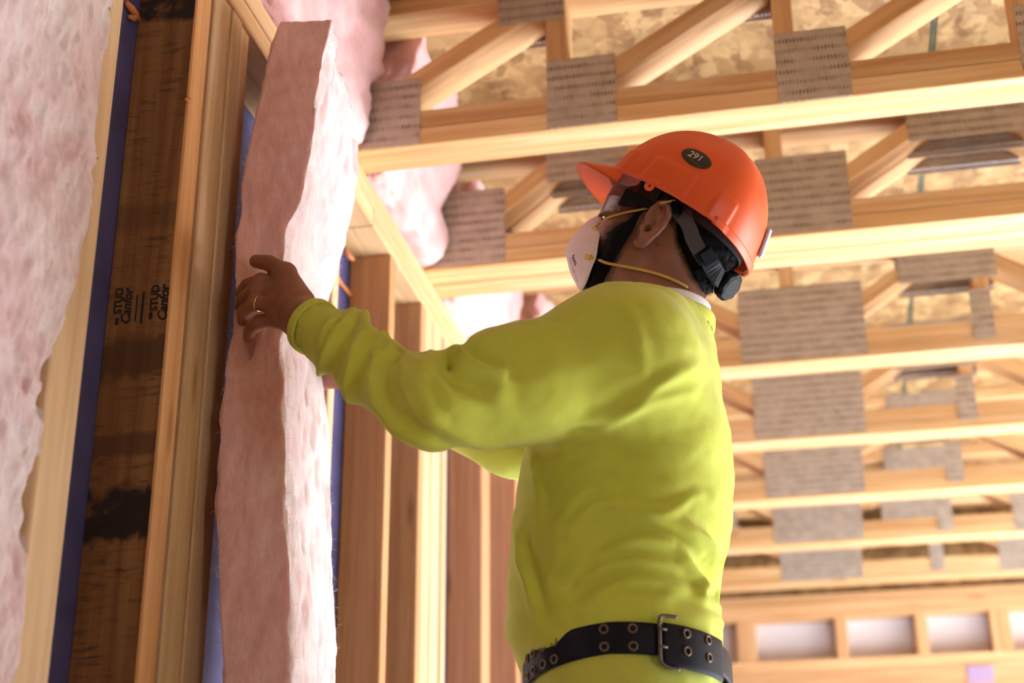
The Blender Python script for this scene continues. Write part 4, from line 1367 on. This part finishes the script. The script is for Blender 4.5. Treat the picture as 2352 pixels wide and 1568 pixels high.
# sleeve
fold([(884, 790), (879, 864), (889, 915), (925, 970), (1000, 1012), (1060, 1030)], YS, -0.008, 0.009, -0.9)
fold([(868, 800), (862, 860), (872, 925), (912, 985), (985, 1020)], YS, 0.007, 0.010)
fold([(800, 735), (770, 770), (748, 830), (735, 870)], YS, 0.008, 0.008, 0.8)
fold([(764, 728), (748, 765), (738, 800)], YS, 0.005, 0.006, 0.7)
fold([(795, 715), (830, 728), (850, 755)], YS, 0.010, 0.009, 0.8)
fold([(830, 760), (812, 820), (800, 880), (806, 930)], YS, 0.006, 0.010, 0.7)
fold([(860, 760), (885, 772), (899, 792), (880, 808)], YS, 0.007, 0.008, 0.8)
fold([(905, 783), (950, 792), (975, 812)], YS, -0.007, 0.008, -0.8)
fold([(1004, 806), (1016, 846), (1050, 885), (1095, 910)], YS, -0.008, 0.009, -0.8)
fold([(1040, 800), (1062, 826), (1100, 846), (1150, 862)], YS, 0.009, 0.011, 0.8)
fold([(1040, 808), (1035, 816), (1048, 832)], YS, -0.014, 0.008)
fold([(1060, 800), (1140, 778), (1220, 770)], YS, 0.006, 0.014)
fold([(960, 960), (1040, 1000), (1130, 1012), (1220, 1000)], YS, 0.005, 0.014)
fold([(1180, 800), (1150, 880), (1160, 950)], YS, 0.003, 0.020)
fold([(985, 820), (968, 870), (980, 930), (1010, 965)], YS, 0.004, 0.012, 0.5)
w1 = fbm(P * np.array([16, 16, 26]), 4, 3) * 0.0022 + fbm(P * np.array([40, 40, 60]), 6, 2) * 0.0007
wz = np.clip((z_(0.56) - P[:, 2]) / 0.12, 0, 1)
w1 += wz * np.sin((P[:, 2] + 0.25 * fbm(P * 7, 12, 2) * 0.2 + 0.12 * (P[:, 0] + 0.26)) * 120) * 0.0016
# blousing over the belt
bl = np.exp(-((P[:, 2] - z_(0.415)) / 0.022) ** 2) * 0.007
P = P + Nn * (disp + w1 + bl)[:, None]
hem = np.clip((z_(0.425) - P[:, 2]) / 0.03, 0, 1)
P[:, 2] -= hem * (0.006 + 0.010 * fbm(np.stack([P[:, 0] * 16, P[:, 1] * 16, P[:, 2] * 0], 1), 33, 2) + 0.016 * np.clip((-0.30 - P[:, 0]) / 0.08, 0, 1))
P = smooth_mesh(P, F, 1, 0.35)
low_ = P[:, 2] < z_(0.425)
P[low_] = smooth_mesh(P, F, 9, 0.6)[low_]
shirt = mesh_np('shirt', P, F, M_shirt, person); shirt['label'] = 'yellow-green long-sleeved shirt'

# collar rib and white undershirt edge
cc = NB + nd * 0.030
def ring_pts(c, axis, r, n, rx=1.0):
    axis = axis / np.linalg.norm(axis)
    a = np.cross(axis, np.array([0, 1.0, 0])); a /= np.linalg.norm(a); b = np.cross(axis, a)
    return [c + (a * math.cos(t) * rx + b * math.sin(t)) * r for t in np.linspace(0, 2 * math.pi, n, endpoint=False)]
tube('collar', ring_pts(cc - nd * 0.004, nd, 0.0735, 48), 0.0, M_shirt, shirt, 10, True, (0.018, 0.006), tuple(nd))
for c_, ax_ in cuffs[:1]:
    tube('cuff_hem', ring_pts(c_, ax_, 0.0362, 44), 0.0, M_shirt, shirt, 10, True, (0.014, 0.0052), tuple(ax_))
us = ring_pts(cc + nd * 0.010, nd, 0.068, 48)
tube('undershirt_collar', us, 0.0, M_white, person, 8, True, (0.022, 0.003), tuple(nd))['label'] = 'white undershirt collar'

# --- trousers
h = 0.007
T = Grid(np.arange(-0.48, 0.02, h), np.arange(1.72, 2.22, h), np.arange(0.06, z_(0.43), h))
T.add(loft(z_(0.27), z_(0.405), -0.004), 0.0)
for sg in (-1, 1):
    T.add(cone((-0.262, YM + sg * 0.088, z_(0.27)), (-0.278, YM + sg * 0.106, 0.54), 0.100, 0.076), 0.05)
    T.add(cone((-0.278, YM + sg * 0.106, 0.54), (-0.238, YM + sg * 0.116, 0.10), 0.074, 0.066), 0.04)
    T.cut(cone((-0.238, YM + sg * 0.116, 0.115), (-0.238, YM + sg * 0.116, 0.04), 0.058, 0.06), 0.003)
tp, tf_ = T.mesh(); tp = smooth_mesh(tp, tf_, 2, 0.5)
tn = normals_of(tp, tf_)
tp = tp + tn * (fbm(tp * np.array([12, 12, 16]), 14, 3) * 0.004)[:, None]
trousers = mesh_np('trousers', tp, tf_, M_trous, person); trousers['label'] = 'yellow-green trousers'
# boots
for sg in (-1, 1):
    B = Grid(np.arange(-0.48, -0.12, 0.006), np.arange(YM + sg * 0.125 - 0.09, YM + sg * 0.125 + 0.09, 0.006), np.arange(-0.01, 0.25, 0.006))
    y0 = YM + sg * 0.118
    B.add(cone((-0.232, y0, 0.20), (-0.230, y0, 0.07), 0.052, 0.05), 0.0)
    B.add(cone((-0.225, y0, 0.055), (-0.385, y0 + sg * 0.02, 0.045), 0.045, 0.042), 0.04)
    def und(X, Y, Z): return Z - 0.0 + 0 * X + 0 * Y
    B.cut(((-0.5, 1.6, -0.05), (0, 2.4, 0.0), und), 0.0)
    q, f_ = B.mesh(); q = smooth_mesh(q, f_, 2, 0.5); q[:, 2] = np.maximum(q[:, 2], 0.0)
    mesh_np('boot', q, f_, M_dkpl, person)

# --- belt: a strap round the waist with two rows of eyelets and a double-prong buckle
BZ = z_(0.3700)
bf_, bb_ = np.interp(BZ, TZ, TF), np.interp(BZ, TZ, TB)
bcx, ba, bbw = (bf_ + bb_) / 2 + 0.004, (bb_ - bf_) / 2 + 0.001, np.interp(BZ, TZ, TBW) + 0.001
def belt_pt(t, dz=0.0, out=0.0):
    """t: angle from the front (-x) round the near side to the back"""
    c_, s_ = -math.cos(t), -math.sin(t)
    p_ = 2 / 2.3
    return np.array([bcx + math.copysign(abs(c_) ** p_, c_) * (ba + out), YM + math.copysign(abs(s_) ** p_, s_) * (bbw + out), BZ + dz - 0.016 * max(0.0, math.cos(t)) + 0.010 * abs(math.sin(t)) - 0.004 * max(0.0, -math.cos(t))])
nb = 96
bpts = [belt_pt(2 * math.pi * i / nb, 0, 0.004) for i in range(nb)]
belt = tube('belt', bpts, 0.0, M_belt, person, 12, True, (0.0385, 0.0045), (0, 0, 1))
belt['label'] = 'black double-row belt with metal eyelets'
def torus_mesh(R_, r_, mat, seg=20, rs=8):
    V, Fq = [], []
    for i in range(seg):
        a = 2 * math.pi * i / seg
        for j in range(rs):
            b = 2 * math.pi * j / rs
            V.append(((R_ + r_ * math.cos(b)) * math.cos(a), (R_ + r_ * math.cos(b)) * math.sin(a), r_ * math.sin(b)))
            Fq.append((i * rs + j, ((i + 1) % seg) * rs + j, ((i + 1) % seg) * rs + (j + 1) % rs, i * rs + (j + 1) % rs))
    me = bpy.data.meshes.new('ring'); me.from_pydata(V, [], Fq); me.materials.append(mat)
    for p_ in me.polygons: p_.use_smooth = True
    return me
eme = torus_mesh(0.0048, 0.0012, M_brass)
def on_belt(t, dz, out):
    c_ = belt_pt(t, dz, out); d1 = belt_pt(t + 0.02, dz, out) - belt_pt(t - 0.02, dz, out)
    x = Vector(d1).normalized(); z = x.cross(Vector((0, 0, 1))).normalized()
    if z.y > 0 and abs(z.y) > 0.02: z = -z
    if (Vector(c_) - Vector((bcx, YM, c_[2]))).dot(z) < 0: z = -z
    y = z.cross(x)
    return frame(x, y, z, c_)
def t_px(px):
    ts = np.linspace(0.05, 2.9, 300)
    xs_ = px_of(np.array([belt_pt(t, 0, 0.007) for t in ts]))[0]
    return float(np.interp(px, xs_, ts))
for t in [t_px(q) for q in (1210, 1224, 1246, 1272, 1387, 1454)]:
    for dz in (-0.0105, 0.0105):
        M = on_belt(t, dz, 0.0068)
        link('eyelet', eme, M, belt)
# tail lying over the strap toward the back
tail = [belt_pt(t, -0.006, 0.0098) for t in np.linspace(t_px(1520), 2.72, 24)]
tube('belt_tail', tail, 0.0, M_belt, belt, 12, False, (0.052, 0.005), (0, 0, 1))
for t in [t_px(q) for q in (1572, 1620)]:
    for dz in (-0.0105, 0.0105): link('eyelet', eme, on_belt(t, dz, 0.0128), belt)
fpts = []
t0 = t_px(1512); t1 = t0 + 0.22
for (t, dz) in ((t0, 0.020), (t0, 0.0), (t0, -0.026), (t0 + 0.03, -0.0315), (t0 + 0.08, -0.034), (t1 - 0.05, -0.034)):
    fpts.append(belt_pt(t, dz, 0.0125))
buckle = tube('buckle', spline(fpts, 40), 0.0024, M_steel, belt, 10)
fp2 = [belt_pt(t, dz, 0.0125) for (t, dz) in ((t0, 0.020), (t0 + 0.03, 0.027), (t1 - 0.05, 0.028))]
tube('buckle_frame', spline(fp2, 16), 0.0024, M_steel, belt, 10)
for dz in (-0.0105, 0.0105):
    tube('buckle_prong', [belt_pt(t0 - 0.01, dz, 0.0155), belt_pt(t0 + 0.06, dz, 0.0145)], 0.0015, M_steel, belt, 8)

# --- hard hat
HC = (-0.001, 0.0)           # centre of the shell in u, w
hA_f, hA_b, hB, hV0, hH = 0.140, 0.112, 0.106, 0.050, 0.136
def shell(phi, t, off=0.0):
    """phi 0 at the front; t 0 at the rim .. 1 at the crown"""
    a = hA_f if math.cos(phi) > 0 else hA_b
    e = 2.1
    cz = math.sin(t * math.pi / 2); cr = math.cos(t * math.pi / 2)
    cz = cz ** (2 / e) if cz > 0 else 0; cr = max(cr, 0) ** (2 / 2.1)
    pc = math.copysign(abs(math.cos(phi)) ** 0.8, math.cos(phi)); ps = math.copysign(abs(math.sin(phi)) ** 0.8, math.sin(phi))
    flare = 1 + 0.012 * math.exp(-t / 0.05)
    boss = 0.0
    # raised slot housings low on the sides, as moulded on the shell
    ad = abs(((math.degrees(phi) + 180) % 360) - 180)
    for c_, hw in ((47, 9), (88, 13), (131, 10)):
        q = np.clip((hw - abs(ad - c_)) / 1.6 + 0.5, 0, 1) * np.clip((0.20 - t) / 0.02, 0, 1)
        boss += 0.0026 * q
    ridge = 0.0025 * math.exp(-(math.sin(phi) * cr / 0.12) ** 2) * np.clip((t - 0.25) / 0.2, 0, 1)
    u = HC[0] + pc * (a * cr * flare + boss + off * cr)
    w = ps * (hB * cr * flare + boss + off * cr)
    v = hV0 - 0.003 * max(0, -math.cos(phi)) ** 4 + cz * hH + off * cz + ridge
    return (u, v, w)
nph, nt_ = 180, 60
outer, inner = [], []
for j in range(nt_):
    t = (j / (nt_ - 1)) ** 1.15 * 0.985
    outer.append([hd(*shell(2 * math.pi * i / nph, t)) for i in range(nph)])
    inner.append([hd(*shell(2 * math.pi * i / nph, t, -0.0030)) for i in range(nph)])
Vh = np.array(outer + inner).reshape(-1, 3)
Fh = []
no = nph * nt_
for j in range(nt_ - 1):
    for i in range(nph):
        i2 = (i + 1) % nph
        Fh.append((j * nph + i, j * nph + i2, (j + 1) * nph + i2, (j + 1) * nph + i)[::-1])
        Fh.append((no + j * nph + i, no + j * nph + i2, no + (j + 1) * nph + i2, no + (j + 1) * nph + i))
for i in range(nph):
    i2 = (i + 1) % nph
    Fh.append((i, i2, no + i2, no + i))
Fh.append(tuple(range((nt_ - 1) * nph, nt_ * nph))[::-1]); Fh.append(tuple(range(no + (nt_ - 1) * nph, no + nt_ * nph)))
hat = mesh_np('hard_hat', Vh, Fh, M_orange, person); hat['label'] = 'orange hard hat with a numbered oval sticker'
# peak
def peak_pt(s, r):
    """s -1..1 across the brow, r 0 at the shell .. 1 at the tip"""
    ph = s * math.radians(58)
    b = np.array(shell(ph, 0.015))
    reach = 0.058 * max(0.0, 1 - abs(s) ** 3.2) ** 0.8
    d = np.array([math.cos(ph * 0.45), 0, math.sin(ph * 0.45)])
    p_ = b + d * reach * r
    p_[1] += -0.012 * r - 0.004 * r * r - 0.004 * abs(s) ** 2 * r
    return p_
Vb, Fb = [], []
ns, nr_ = 60, 14
for lay in (0, 1):
    for i in range(ns + 1):
        for k in range(nr_ + 1):
            p_ = peak_pt(-1 + 2 * i / ns, k / nr_)
            th = 0.0032 if k < nr_ else 0.0045
            p_[1] += -th / 2 + lay * th
            Vb.append(hd(*p_))
nn = (ns + 1) * (nr_ + 1)
for i in range(ns):
    for k in range(nr_):
        a = i * (nr_ + 1) + k; b = a + nr_ + 1
        Fb.append((a, b, b + 1, a + 1)); Fb.append((nn + a, nn + a + 1, nn + b + 1, nn + b))
    a = i * (nr_ + 1) + nr_; b = a + nr_ + 1
    Fb.append((a, b, nn + b, nn + a))
mesh_np('peak', np.array(Vb), Fb, M_orange, hat)
# rolled rim bead
tube('rim_bead', [hd(*shell(2 * math.pi * i / 120, 0.0, 0.0005)) for i in range(120)], 0.0024, M_orange, hat, 8, True)
# rear rain lip under the back edge
lip = [hd(*(np.array(shell(math.pi + a, 0.0)) + np.array([-0.001, 0.002, 0]))) for a in np.linspace(-0.9, 0.9, 30)]
tube('rear_lip', lip, 0.0, M_orange, hat, 10, False, (0.012, 0.004), tuple(HU))
# chin strap lug with its hole
lugc = hloc(np.array([at(1492, 427, 1.860)]))[0]
lb = torus_mesh(0.0046, 0.0032, M_orange, 16, 8)
link('strap_lug', lb, frame(Vector(HF), Vector(HU), Vector(HW), at(1492, 427, 1.860)), hat)
bar('lug_stem', hd(lugc[0], lugc[1] + 0.004, lugc[2]), hd(lugc[0], lugc[1] + 0.013, lugc[2]), 0.017, 0.003, tuple(HF), M_orange, hat)
# numbered oval sticker lying on the shell
from mathutils.bvhtree import BVHTree
hat_bvh = BVHTree.FromPolygons([tuple(v) for v in Vh], [tuple(f) for f in Fh])
def shell_hit(px, py):
    hit = hat_bvh.ray_cast(Vector((0, 0, H0)), Vector(ray(px, py)).normalized())
    return np.array(hit[0])
def patch(name, cx_, cy_, ax_, ay_, rot, mat, par, lift=0.0008, th=0.0006):
    Vp, Fp = [], []
    n1, n2 = 40, 7
    grid_ = []
    for k in range(n2 + 1):
        for i in range(n1):
            r_ = k / n2; a = 2 * math.pi * i / n1
            x, y = ax_ * r_ * math.cos(a), ay_ * r_ * math.sin(a)
            q = shell_hit(cx_ + x * math.cos(rot) - y * math.sin(rot), cy_ + x * math.sin(rot) + y * math.cos(rot))
            grid_.append(q)
    c_ = grid_[0]
    nrm = np.cross(grid_[n2 * n1] - c_, grid_[n2 * n1 + n1 // 4] - c_); nrm /= np.linalg.norm(nrm)
    if nrm[1] > 0: nrm = -nrm
    for q in grid_: Vp.append(q + nrm * lift)
    for k in range(n2):
        for i in range(n1):
            i2 = (i + 1) % n1
            Fp.append((k * n1 + i, (k + 1) * n1 + i, (k + 1) * n1 + i2, k * n1 + i2))
    return mesh_np(name, np.array(Vp), Fp, mat, par), c_, nrm
rt = math.radians(26)
stk, sc_, sn_ = patch('sticker', 1600, 365, 37, 19, rt, M_black, hat)
stk['label'] = 'black oval sticker with white numerals'
ex_ = shell_hit(1600 + 12 * math.cos(rt), 365 + 12 * math.sin(rt)) - shell_hit(1600 - 12 * math.cos(rt), 365 - 12 * math.sin(rt))
X_ = Vector(ex_).normalized(); Zs = Vector(sn_); Zs = (Zs - X_ * Zs.dot(X_)).normalized(); Yx = Zs.cross(X_)
text('sticker_number', '291', frame(X_, Yx, Zs, Vector(shell_hit(1598, 361)) + Zs * 0.0017), 0.0155, M_print, hat, 0.0002)
for (dx, dy, wdt) in ((-13, 9, 0.006), (-4, 13, 0.007), (6, 17, 0.005), (-2, -13, 0.006), (10, -8, 0.006)):
    q = shell_hit(1600 + dx * math.cos(rt) - dy * 0.0, 365 + dy * 1.0 + dx * math.sin(rt))
    bar('sticker_print', Vector(q) + Zs * 0.0015 - X_ * wdt / 2, Vector(q) + Zs * 0.0015 + X_ * wdt / 2, 0.0011, 0.0003, tuple(Yx), M_brass, hat, 0)
# pale label holder on the back of the shell
b0, b1 = np.array(shell(math.radians(196), 0.09, 0.005)), np.array(shell(math.radians(196), 0.30, 0.005))
bar('label_holder', hd(*b0), hd(*b1), 0.012, 0.006, tuple(HW), plain('pale_grey_plastic', (0.42, 0.38, 0.42), 0.6), hat)
# suspension: headband, brow pad, crown straps
def band(v, du, dw, phs, out=0.0):
    return [hd(-0.010 + math.cos(a) * (0.094 + du), v, math.sin(a) * (0.082 + dw)) for a in phs]
hb = band(0.058, 0, 0, np.linspace(0, 2 * math.pi, 60, endpoint=False))
tube('headband', hb, 0.0, M_maroon, hat, 8, True, (0.034, 0.003), tuple(HU))
tube('brow_pad', band(0.050, 0.004, 0.004, np.linspace(-1.35, 1.35, 30)), 0.0, M_maroon, hat, 8, False, (0.030, 0.005), tuple(HU))
for a in (0.7, 2.4, -0.7, -2.4):
    q = [hd(-0.010 + math.cos(a) * (0.100 * math.cos(s) + 0.004), 0.058 + 0.092 * math.sin(s), math.sin(a) * (0.080 * math.cos(s) + 0.006)) for s in np.linspace(0.0, math.pi / 2, 14)]
    tube('crown_strap', q, 0.0, M_dkpl, hat, 8, False, (0.020, 0.0016), (float(-math.sin(a) * HF[0]), -math.cos(a), float(-math.sin(a) * HF[2])))
# nape strap: grey side arm, black adjuster, ratchet knob
ns_px = [(1552, 466, 1.885), (1568, 492, 1.884), (1582, 520, 1.886), (1592, 548, 1.889), (1606, 575, 1.894), (1622, 600, 1.903)]
nsw = spline([at(*q) for q in ns_px], 24)
wid = np.interp(np.linspace(0, 1, 24), [0, 0.35, 0.55, 1], [0.034, 0.020, 0.021, 0.021])
def strap_var(name, pts, wids, thk, mat, par, face_dir=(0, -1, 0)):
    Vq, Fq = [], []
    n_ = len(pts)
    for i in range(n_):
        t = pts[min(i + 1, n_ - 1)] - pts[max(i - 1, 0)]; t /= np.linalg.norm(t)
        f_ = np.array(face_dir, float); f_ = f_ - t * (f_ @ t); f_ /= np.linalg.norm(f_)
        s_ = np.cross(t, f_)
        for (a, b) in ((-1, -1), (1, -1), (1, 1), (-1, 1)):
            Vq.append(pts[i] + s_ * a * wids[i] / 2 + f_ * b * thk / 2)
    for i in range(n_ - 1):
        for k in range(4):
            k2 = (k + 1) % 4
            Fq.append((i * 4 + k, i * 4 + k2, i * 4 + 4 + k2, i * 4 + 4 + k))
    Fq.append((0, 1, 2, 3)); Fq.append(tuple(range(4 * n_ - 4, 4 * n_))[::-1])
    return mesh_np(name, np.array(Vq), Fq, mat, par, smooth=False)
strap_var('nape_strap', nsw, wid, 0.003, M_grey, hat)['label'] = 'grey plastic nape strap'
adj = spline([at(1613, 575, 1.889), at(1626, 596, 1.900), at(1640, 622, 1.918), at(1652, 640, 1.938)], 12)
strap_var('adjuster', adj, [0.025] * 9 + [0.027] * 3, 0.007, M_dkpl, hat)
strap_var('adjuster_pad', spline([at(1619, 576, 1.884), at(1634, 603, 1.899)], 8), [0.018] * 8, 0.004, M_dkpl, hat)
far_n = spline([at(1652, 640, 1.945), at(1650, 632, 2.0), at(1620, 590, 2.05)], 10)
strap_var('nape_strap', far_n, [0.022] * 10, 0.004, M_dkpl, hat, (1, 0, 0))
kc, kd = Vector(at(1661, 648, 1.968)), (Vector(HF) * -0.95 + Vector(HU) * -0.10 + Vector(HW) * 0.10).normalized()
ky = Vector((0, -1, 0)); ky = (ky - kd * ky.dot(kd)).normalized(); kx = ky.cross(kd)
Vk, Fk = [], []
prof_k = [(0.0, 0.013), (0.003, 0.0205), (0.013, 0.0215), (0.017, 0.0195), (0.0185, 0.014), (0.0185, 0.0)]
sg_ = 48
for (z, r) in prof_k:
    for i in range(sg_):
        a = 2 * math.pi * i / sg_
        rr_ = r * (1 + (0.05 if (i // 3) % 2 else -0.02) * (1 if r > 0.018 else 0))
        Vk.append(tuple(kc + kd * z + kx * math.cos(a) * rr_ + ky * math.sin(a) * rr_))
for j in range(len(prof_k) - 1):
    for i in range(sg_):
        i2 = (i + 1) % sg_
        Fk.append((j * sg_ + i, j * sg_ + i2, (j + 1) * sg_ + i2, (j + 1) * sg_ + i))
mesh_np('ratchet_knob', np.array(Vk), Fk, M_dkpl, hat, smooth=False)['label'] = 'black ratchet knob'

# --- dust mask: folded cup over nose and mouth
R_px = [(1380, 502), (1354, 513), (1327, 538), (1301, 570), (1304, 597), (1314, 632), (1331, 662)]
E_px = [(1381, 499, 1.958), (1378, 528, 1.935), (1372, 560, 1.922), (1368, 588, 1.918), (1357, 617, 1.925), (1347, 644, 1.938), (1336, 665, 1.962)]
Rl = spline([hloc(at(x, y, 1.986)) for x, y in R_px], 40); Rl[:, 2] = 0
El = spline([hloc(at(*q)) for q in E_px], 40); El[:, 2] = np.maximum(El[:, 2], 0.012)
na, nr2 = 40, 32
def mask_pt(i, r):
    """i: row from nose bridge to chin, r: -1 far edge .. 0 ridge .. 1 near edge"""
    k = abs(r) ** 1.45
    i0 = int(min(max(i, 0), na - 1.001)); f_ = i - i0
    Ri, Ei = Rl[i0] * (1 - f_) + Rl[i0 + 1] * f_, El[i0] * (1 - f_) + El[i0 + 1] * f_
    q = Ri + (Ei - Ri) * k
    return (q[0] + 0.006 * (abs(r) * (1 - abs(r))) * 2, q[1], Ei[2] * math.copysign(abs(r) ** 0.9, r))
Vm, Fm = [], []
na, nr2 = 40, 32
for i in range(na):
    for j in range(nr2 + 1):
        Vm.append(hd(*mask_pt(i, -1 + 2 * j / nr2)))
for i in range(na - 1):
    for j in range(nr2):
        a = i * (nr2 + 1) + j; b = a + nr2 + 1
        Fm.append((a, a + 1, b + 1, b))
rim_i = [i * (nr2 + 1) + nr2 for i in range(na)] + [i * (nr2 + 1) for i in range(na - 1, -1, -1)]
mask = mesh_np('dust_mask', np.array(Vm), Fm, M_mask, person); mask['label'] = 'white dust mask with yellow straps'
for m_i in (1,):
    md = mask.modifiers.new('thickness', 'SOLIDIFY'); md.thickness = 0.0022; md.offset = 0
tube('mask_seam', [Vm[k] for k in rim_i], 0.0014, M_mask, mask, 8, True)
fi = int(np.argmax(Rl[:, 0])) - 1
tube('mask_fold', [np.array(hd(*mask_pt(fi - 4.0 * abs(r), r))) + HW * 0.0012 for r in np.linspace(0.02, 0.98, 16)], 0.0012, M_mask, mask, 6)
body_bvh = []
for o_ in (person, beard, hair, mask):
    M_ = MW[o_.name]
    body_bvh.append(BVHTree.FromPolygons([tuple(M_ @ v.co) for v in o_.data.vertices], [tuple(p_.vertices) for p_ in o_.data.polygons]))
def snap(px, py, off=0.002, Yf=1.9):
    """point just in front of the head where the camera ray through the pixel meets it"""
    o = Vector((0, 0, H0)); d = Vector(ray(px, py)).normalized(); best = None
    for b_ in body_bvh:
        h_ = b_.ray_cast(o, d)
        if h_[0] is not None and h_[0].y < 2.02 and (best is None or h_[3] < best): best = h_[3]
    return np.array(o + d * (best - off)) if best is not None else at(px, py, Yf)
def on_face(px, py, Y): return at(px, py, Y)
def strapline(name, q, w_=0.0042):
    return tube(name, spline([snap(x, y, 0.0055, Y) for x, y, Y in q], 60), 0.0, M_yel, mask, 8, False, (w_, 0.0013), tuple(HU))
strapline('upper_strap', [(1366, 523, 1.912), (1378, 512, 1.908), (1398, 499, 1.902), (1432, 489, 1.893), (1466, 482, 1.886), (1492, 476, 1.884)])
strapline('upper_strap', [(1518, 466, 1.884), (1534, 463, 1.885), (1550, 461, 1.892)])
strapline('lower_strap', [(1354, 590, 1.905), (1362, 592, 1.90), (1370, 595, 1.898), (1379, 598, 1.9), (1388, 602, 1.9), (1398, 605, 1.894), (1415, 608, 1.894), (1440, 613, 1.893), (1480, 621, 1.895), (1520, 632, 1.898), (1552, 645, 1.905), (1580, 660, 1.925)])
for (px, py, sx_) in ((1350, 590, 0.0075), (1365, 526, 0.0055)):
    q0, q1 = snap(px - 5, py - 1, 0.0025), snap(px + 7, py + 2, 0.0025)
    bar('strap_tab', q0, q1, sx_ * 1.1, 0.003, (0, 0, 1), M_yel2, mask, 0.0006)
def mask_hit(px, py): return snap(px, py, 0.0016)
mc = mask_hit(1320, 597)
mu = Vector(mask_hit(1316, 582) - mask_hit(1326, 612)).normalized()
mx_ = Vector(mask_hit(1335, 594) - mask_hit(1312, 600)).normalized()
mz = mu.cross(-mx_).normalized()
if mz.y > 0: mz = -mz
myy = mz.cross(mu)
text('mask_print', 'N95', frame(mu, myy, mz, Vector(mc) + mz * 0.0008), 0.0105, M_ink, mask, 0.0001)
for k in range(9):
    q = mask_hit(1309 + 2.2 * k, 592 + 6.5 * k)
    bar('mask_print', Vector(q) + mz * 0.0008 - mu * 0.0013, Vector(q) + mz * 0.0008 + mu * (0.0006 + 0.001 * (k % 3)), 0.0014 + 0.0006 * (k % 2), 0.0002, tuple(myy), plain('grey_ink', (0.25, 0.2, 0.2), 0.8) if k == 0 else bpy.data.materials['grey_ink'], mask, 0)

# --- safety glasses
mg, ntg, bg_ = newmat('clear_lens')
for n_ in list(ntg.nodes):
    if n_.type != 'OUTPUT_MATERIAL': ntg.nodes.remove(n_)
tr = ntg.nodes.new('ShaderNodeBsdfTransparent'); tr.inputs[0].default_value = (0.90, 0.86, 0.86, 1)
gl = ntg.nodes.new('ShaderNodeBsdfGlossy'); gl.inputs['Roughness'].default_value = 0.05
fr_n = ntg.nodes.new('ShaderNodeFresnel'); fr_n.inputs[0].default_value = 1.5
mxs = ntg.nodes.new('ShaderNodeMixShader')
ntg.links.new(mathn(ntg, 'ADD', mathn(ntg, 'MULTIPLY', fr_n.outputs[0], 0.9), 0.03), mxs.inputs[0])
ntg.links.new(tr.outputs[0], mxs.inputs[1]); ntg.links.new(gl.outputs[0], mxs.inputs[2])
ntg.links.new(mxs.outputs[0], ntg.nodes['Material Output'].inputs[0])
Vl, Fl_ = [], []
ng, nv = 40, 10
for lay in (0, 1):
    for i in range(ng + 1):
        s = -1 + 2 * i / ng
        for j in range(nv + 1):
            q = j / nv
            ang = s * 1.12
            half_h = 0.026 * (1 - 0.18 * abs(s) ** 3)
            vv = 0.019 + (q - 0.5) * 2 * half_h + 0.004 * abs(s)
            dip = 0.012 * math.exp(-(s / 0.16) ** 2) * (1 - q) ** 3
            u = 0.024 + 0.110 * math.cos(ang) ** 0.9 - 0.010 * (1 - q) ** 2
            w = 0.079 * math.sin(ang)
            Vl.append(hd(u - lay * 0.0018, vv + dip, w))
nn = (ng + 1) * (nv + 1)
for i in range(ng):
    for j in range(nv):
        a = i * (nv + 1) + j; b = a + nv + 1
        Fl_.append((a, b, b + 1, a + 1)); Fl_.append((nn + a, nn + a + 1, nn + b + 1, nn + b))
bd = [i * (nv + 1) for i in range(ng + 1)] + [ng * (nv + 1) + j for j in range(1, nv + 1)] + [i * (nv + 1) + nv for i in range(ng - 1, -1, -1)] + [j for j in range(nv - 1, 0, -1)]
for a, b in zip(bd, bd[1:] + bd[:1]): Fl_.append((a, nn + a, nn + b, b))
gls = mesh_np('safety_glasses', np.array(Vl), Fl_, mg, person); gls['label'] = 'clear wraparound safety glasses with black temples'
edge = [Vector(Vl[k]) for k in bd]
tube('lens_rim', edge[:ng + 1], 0.0009, plain('smoky_plastic', (0.16, 0.10, 0.10), 0.2), gls, 6)
for sw in (1, -1):
    q = [hd(0.072, 0.023, 0.0735 * sw), hd(0.050, 0.026, 0.079 * sw), hd(0.025, 0.029, 0.081 * sw), hd(0.0, 0.030, 0.082 * sw), hd(-0.014, 0.026, 0.081 * sw)]
    w_ = [0.026, 0.026, 0.022, 0.018, 0.013, 0.010, 0.008, 0.007, 0.006, 0.006]
    strap_var('temple', spline(q, 10), w_, 0.004, M_dkpl, gls, tuple(HW * sw))

# --- ring on the ring finger
rc = KN['ring'] + (PIP['ring'] - KN['ring']) * 0.80
rd_ = Vector(PIP['ring'] - KN['ring']).normalized()
ry = Vector((0, 0, 1)); ry = (ry - rd_ * ry.dot(rd_)).normalized(); rx = ry.cross(rd_)
ro = link('ring', torus_mesh(RD['ring'] + 0.0009, 0.0013, M_gold, 32, 8), frame(rx, ry, rd_, rc), person)
ro['label'] = 'thin gold ring'
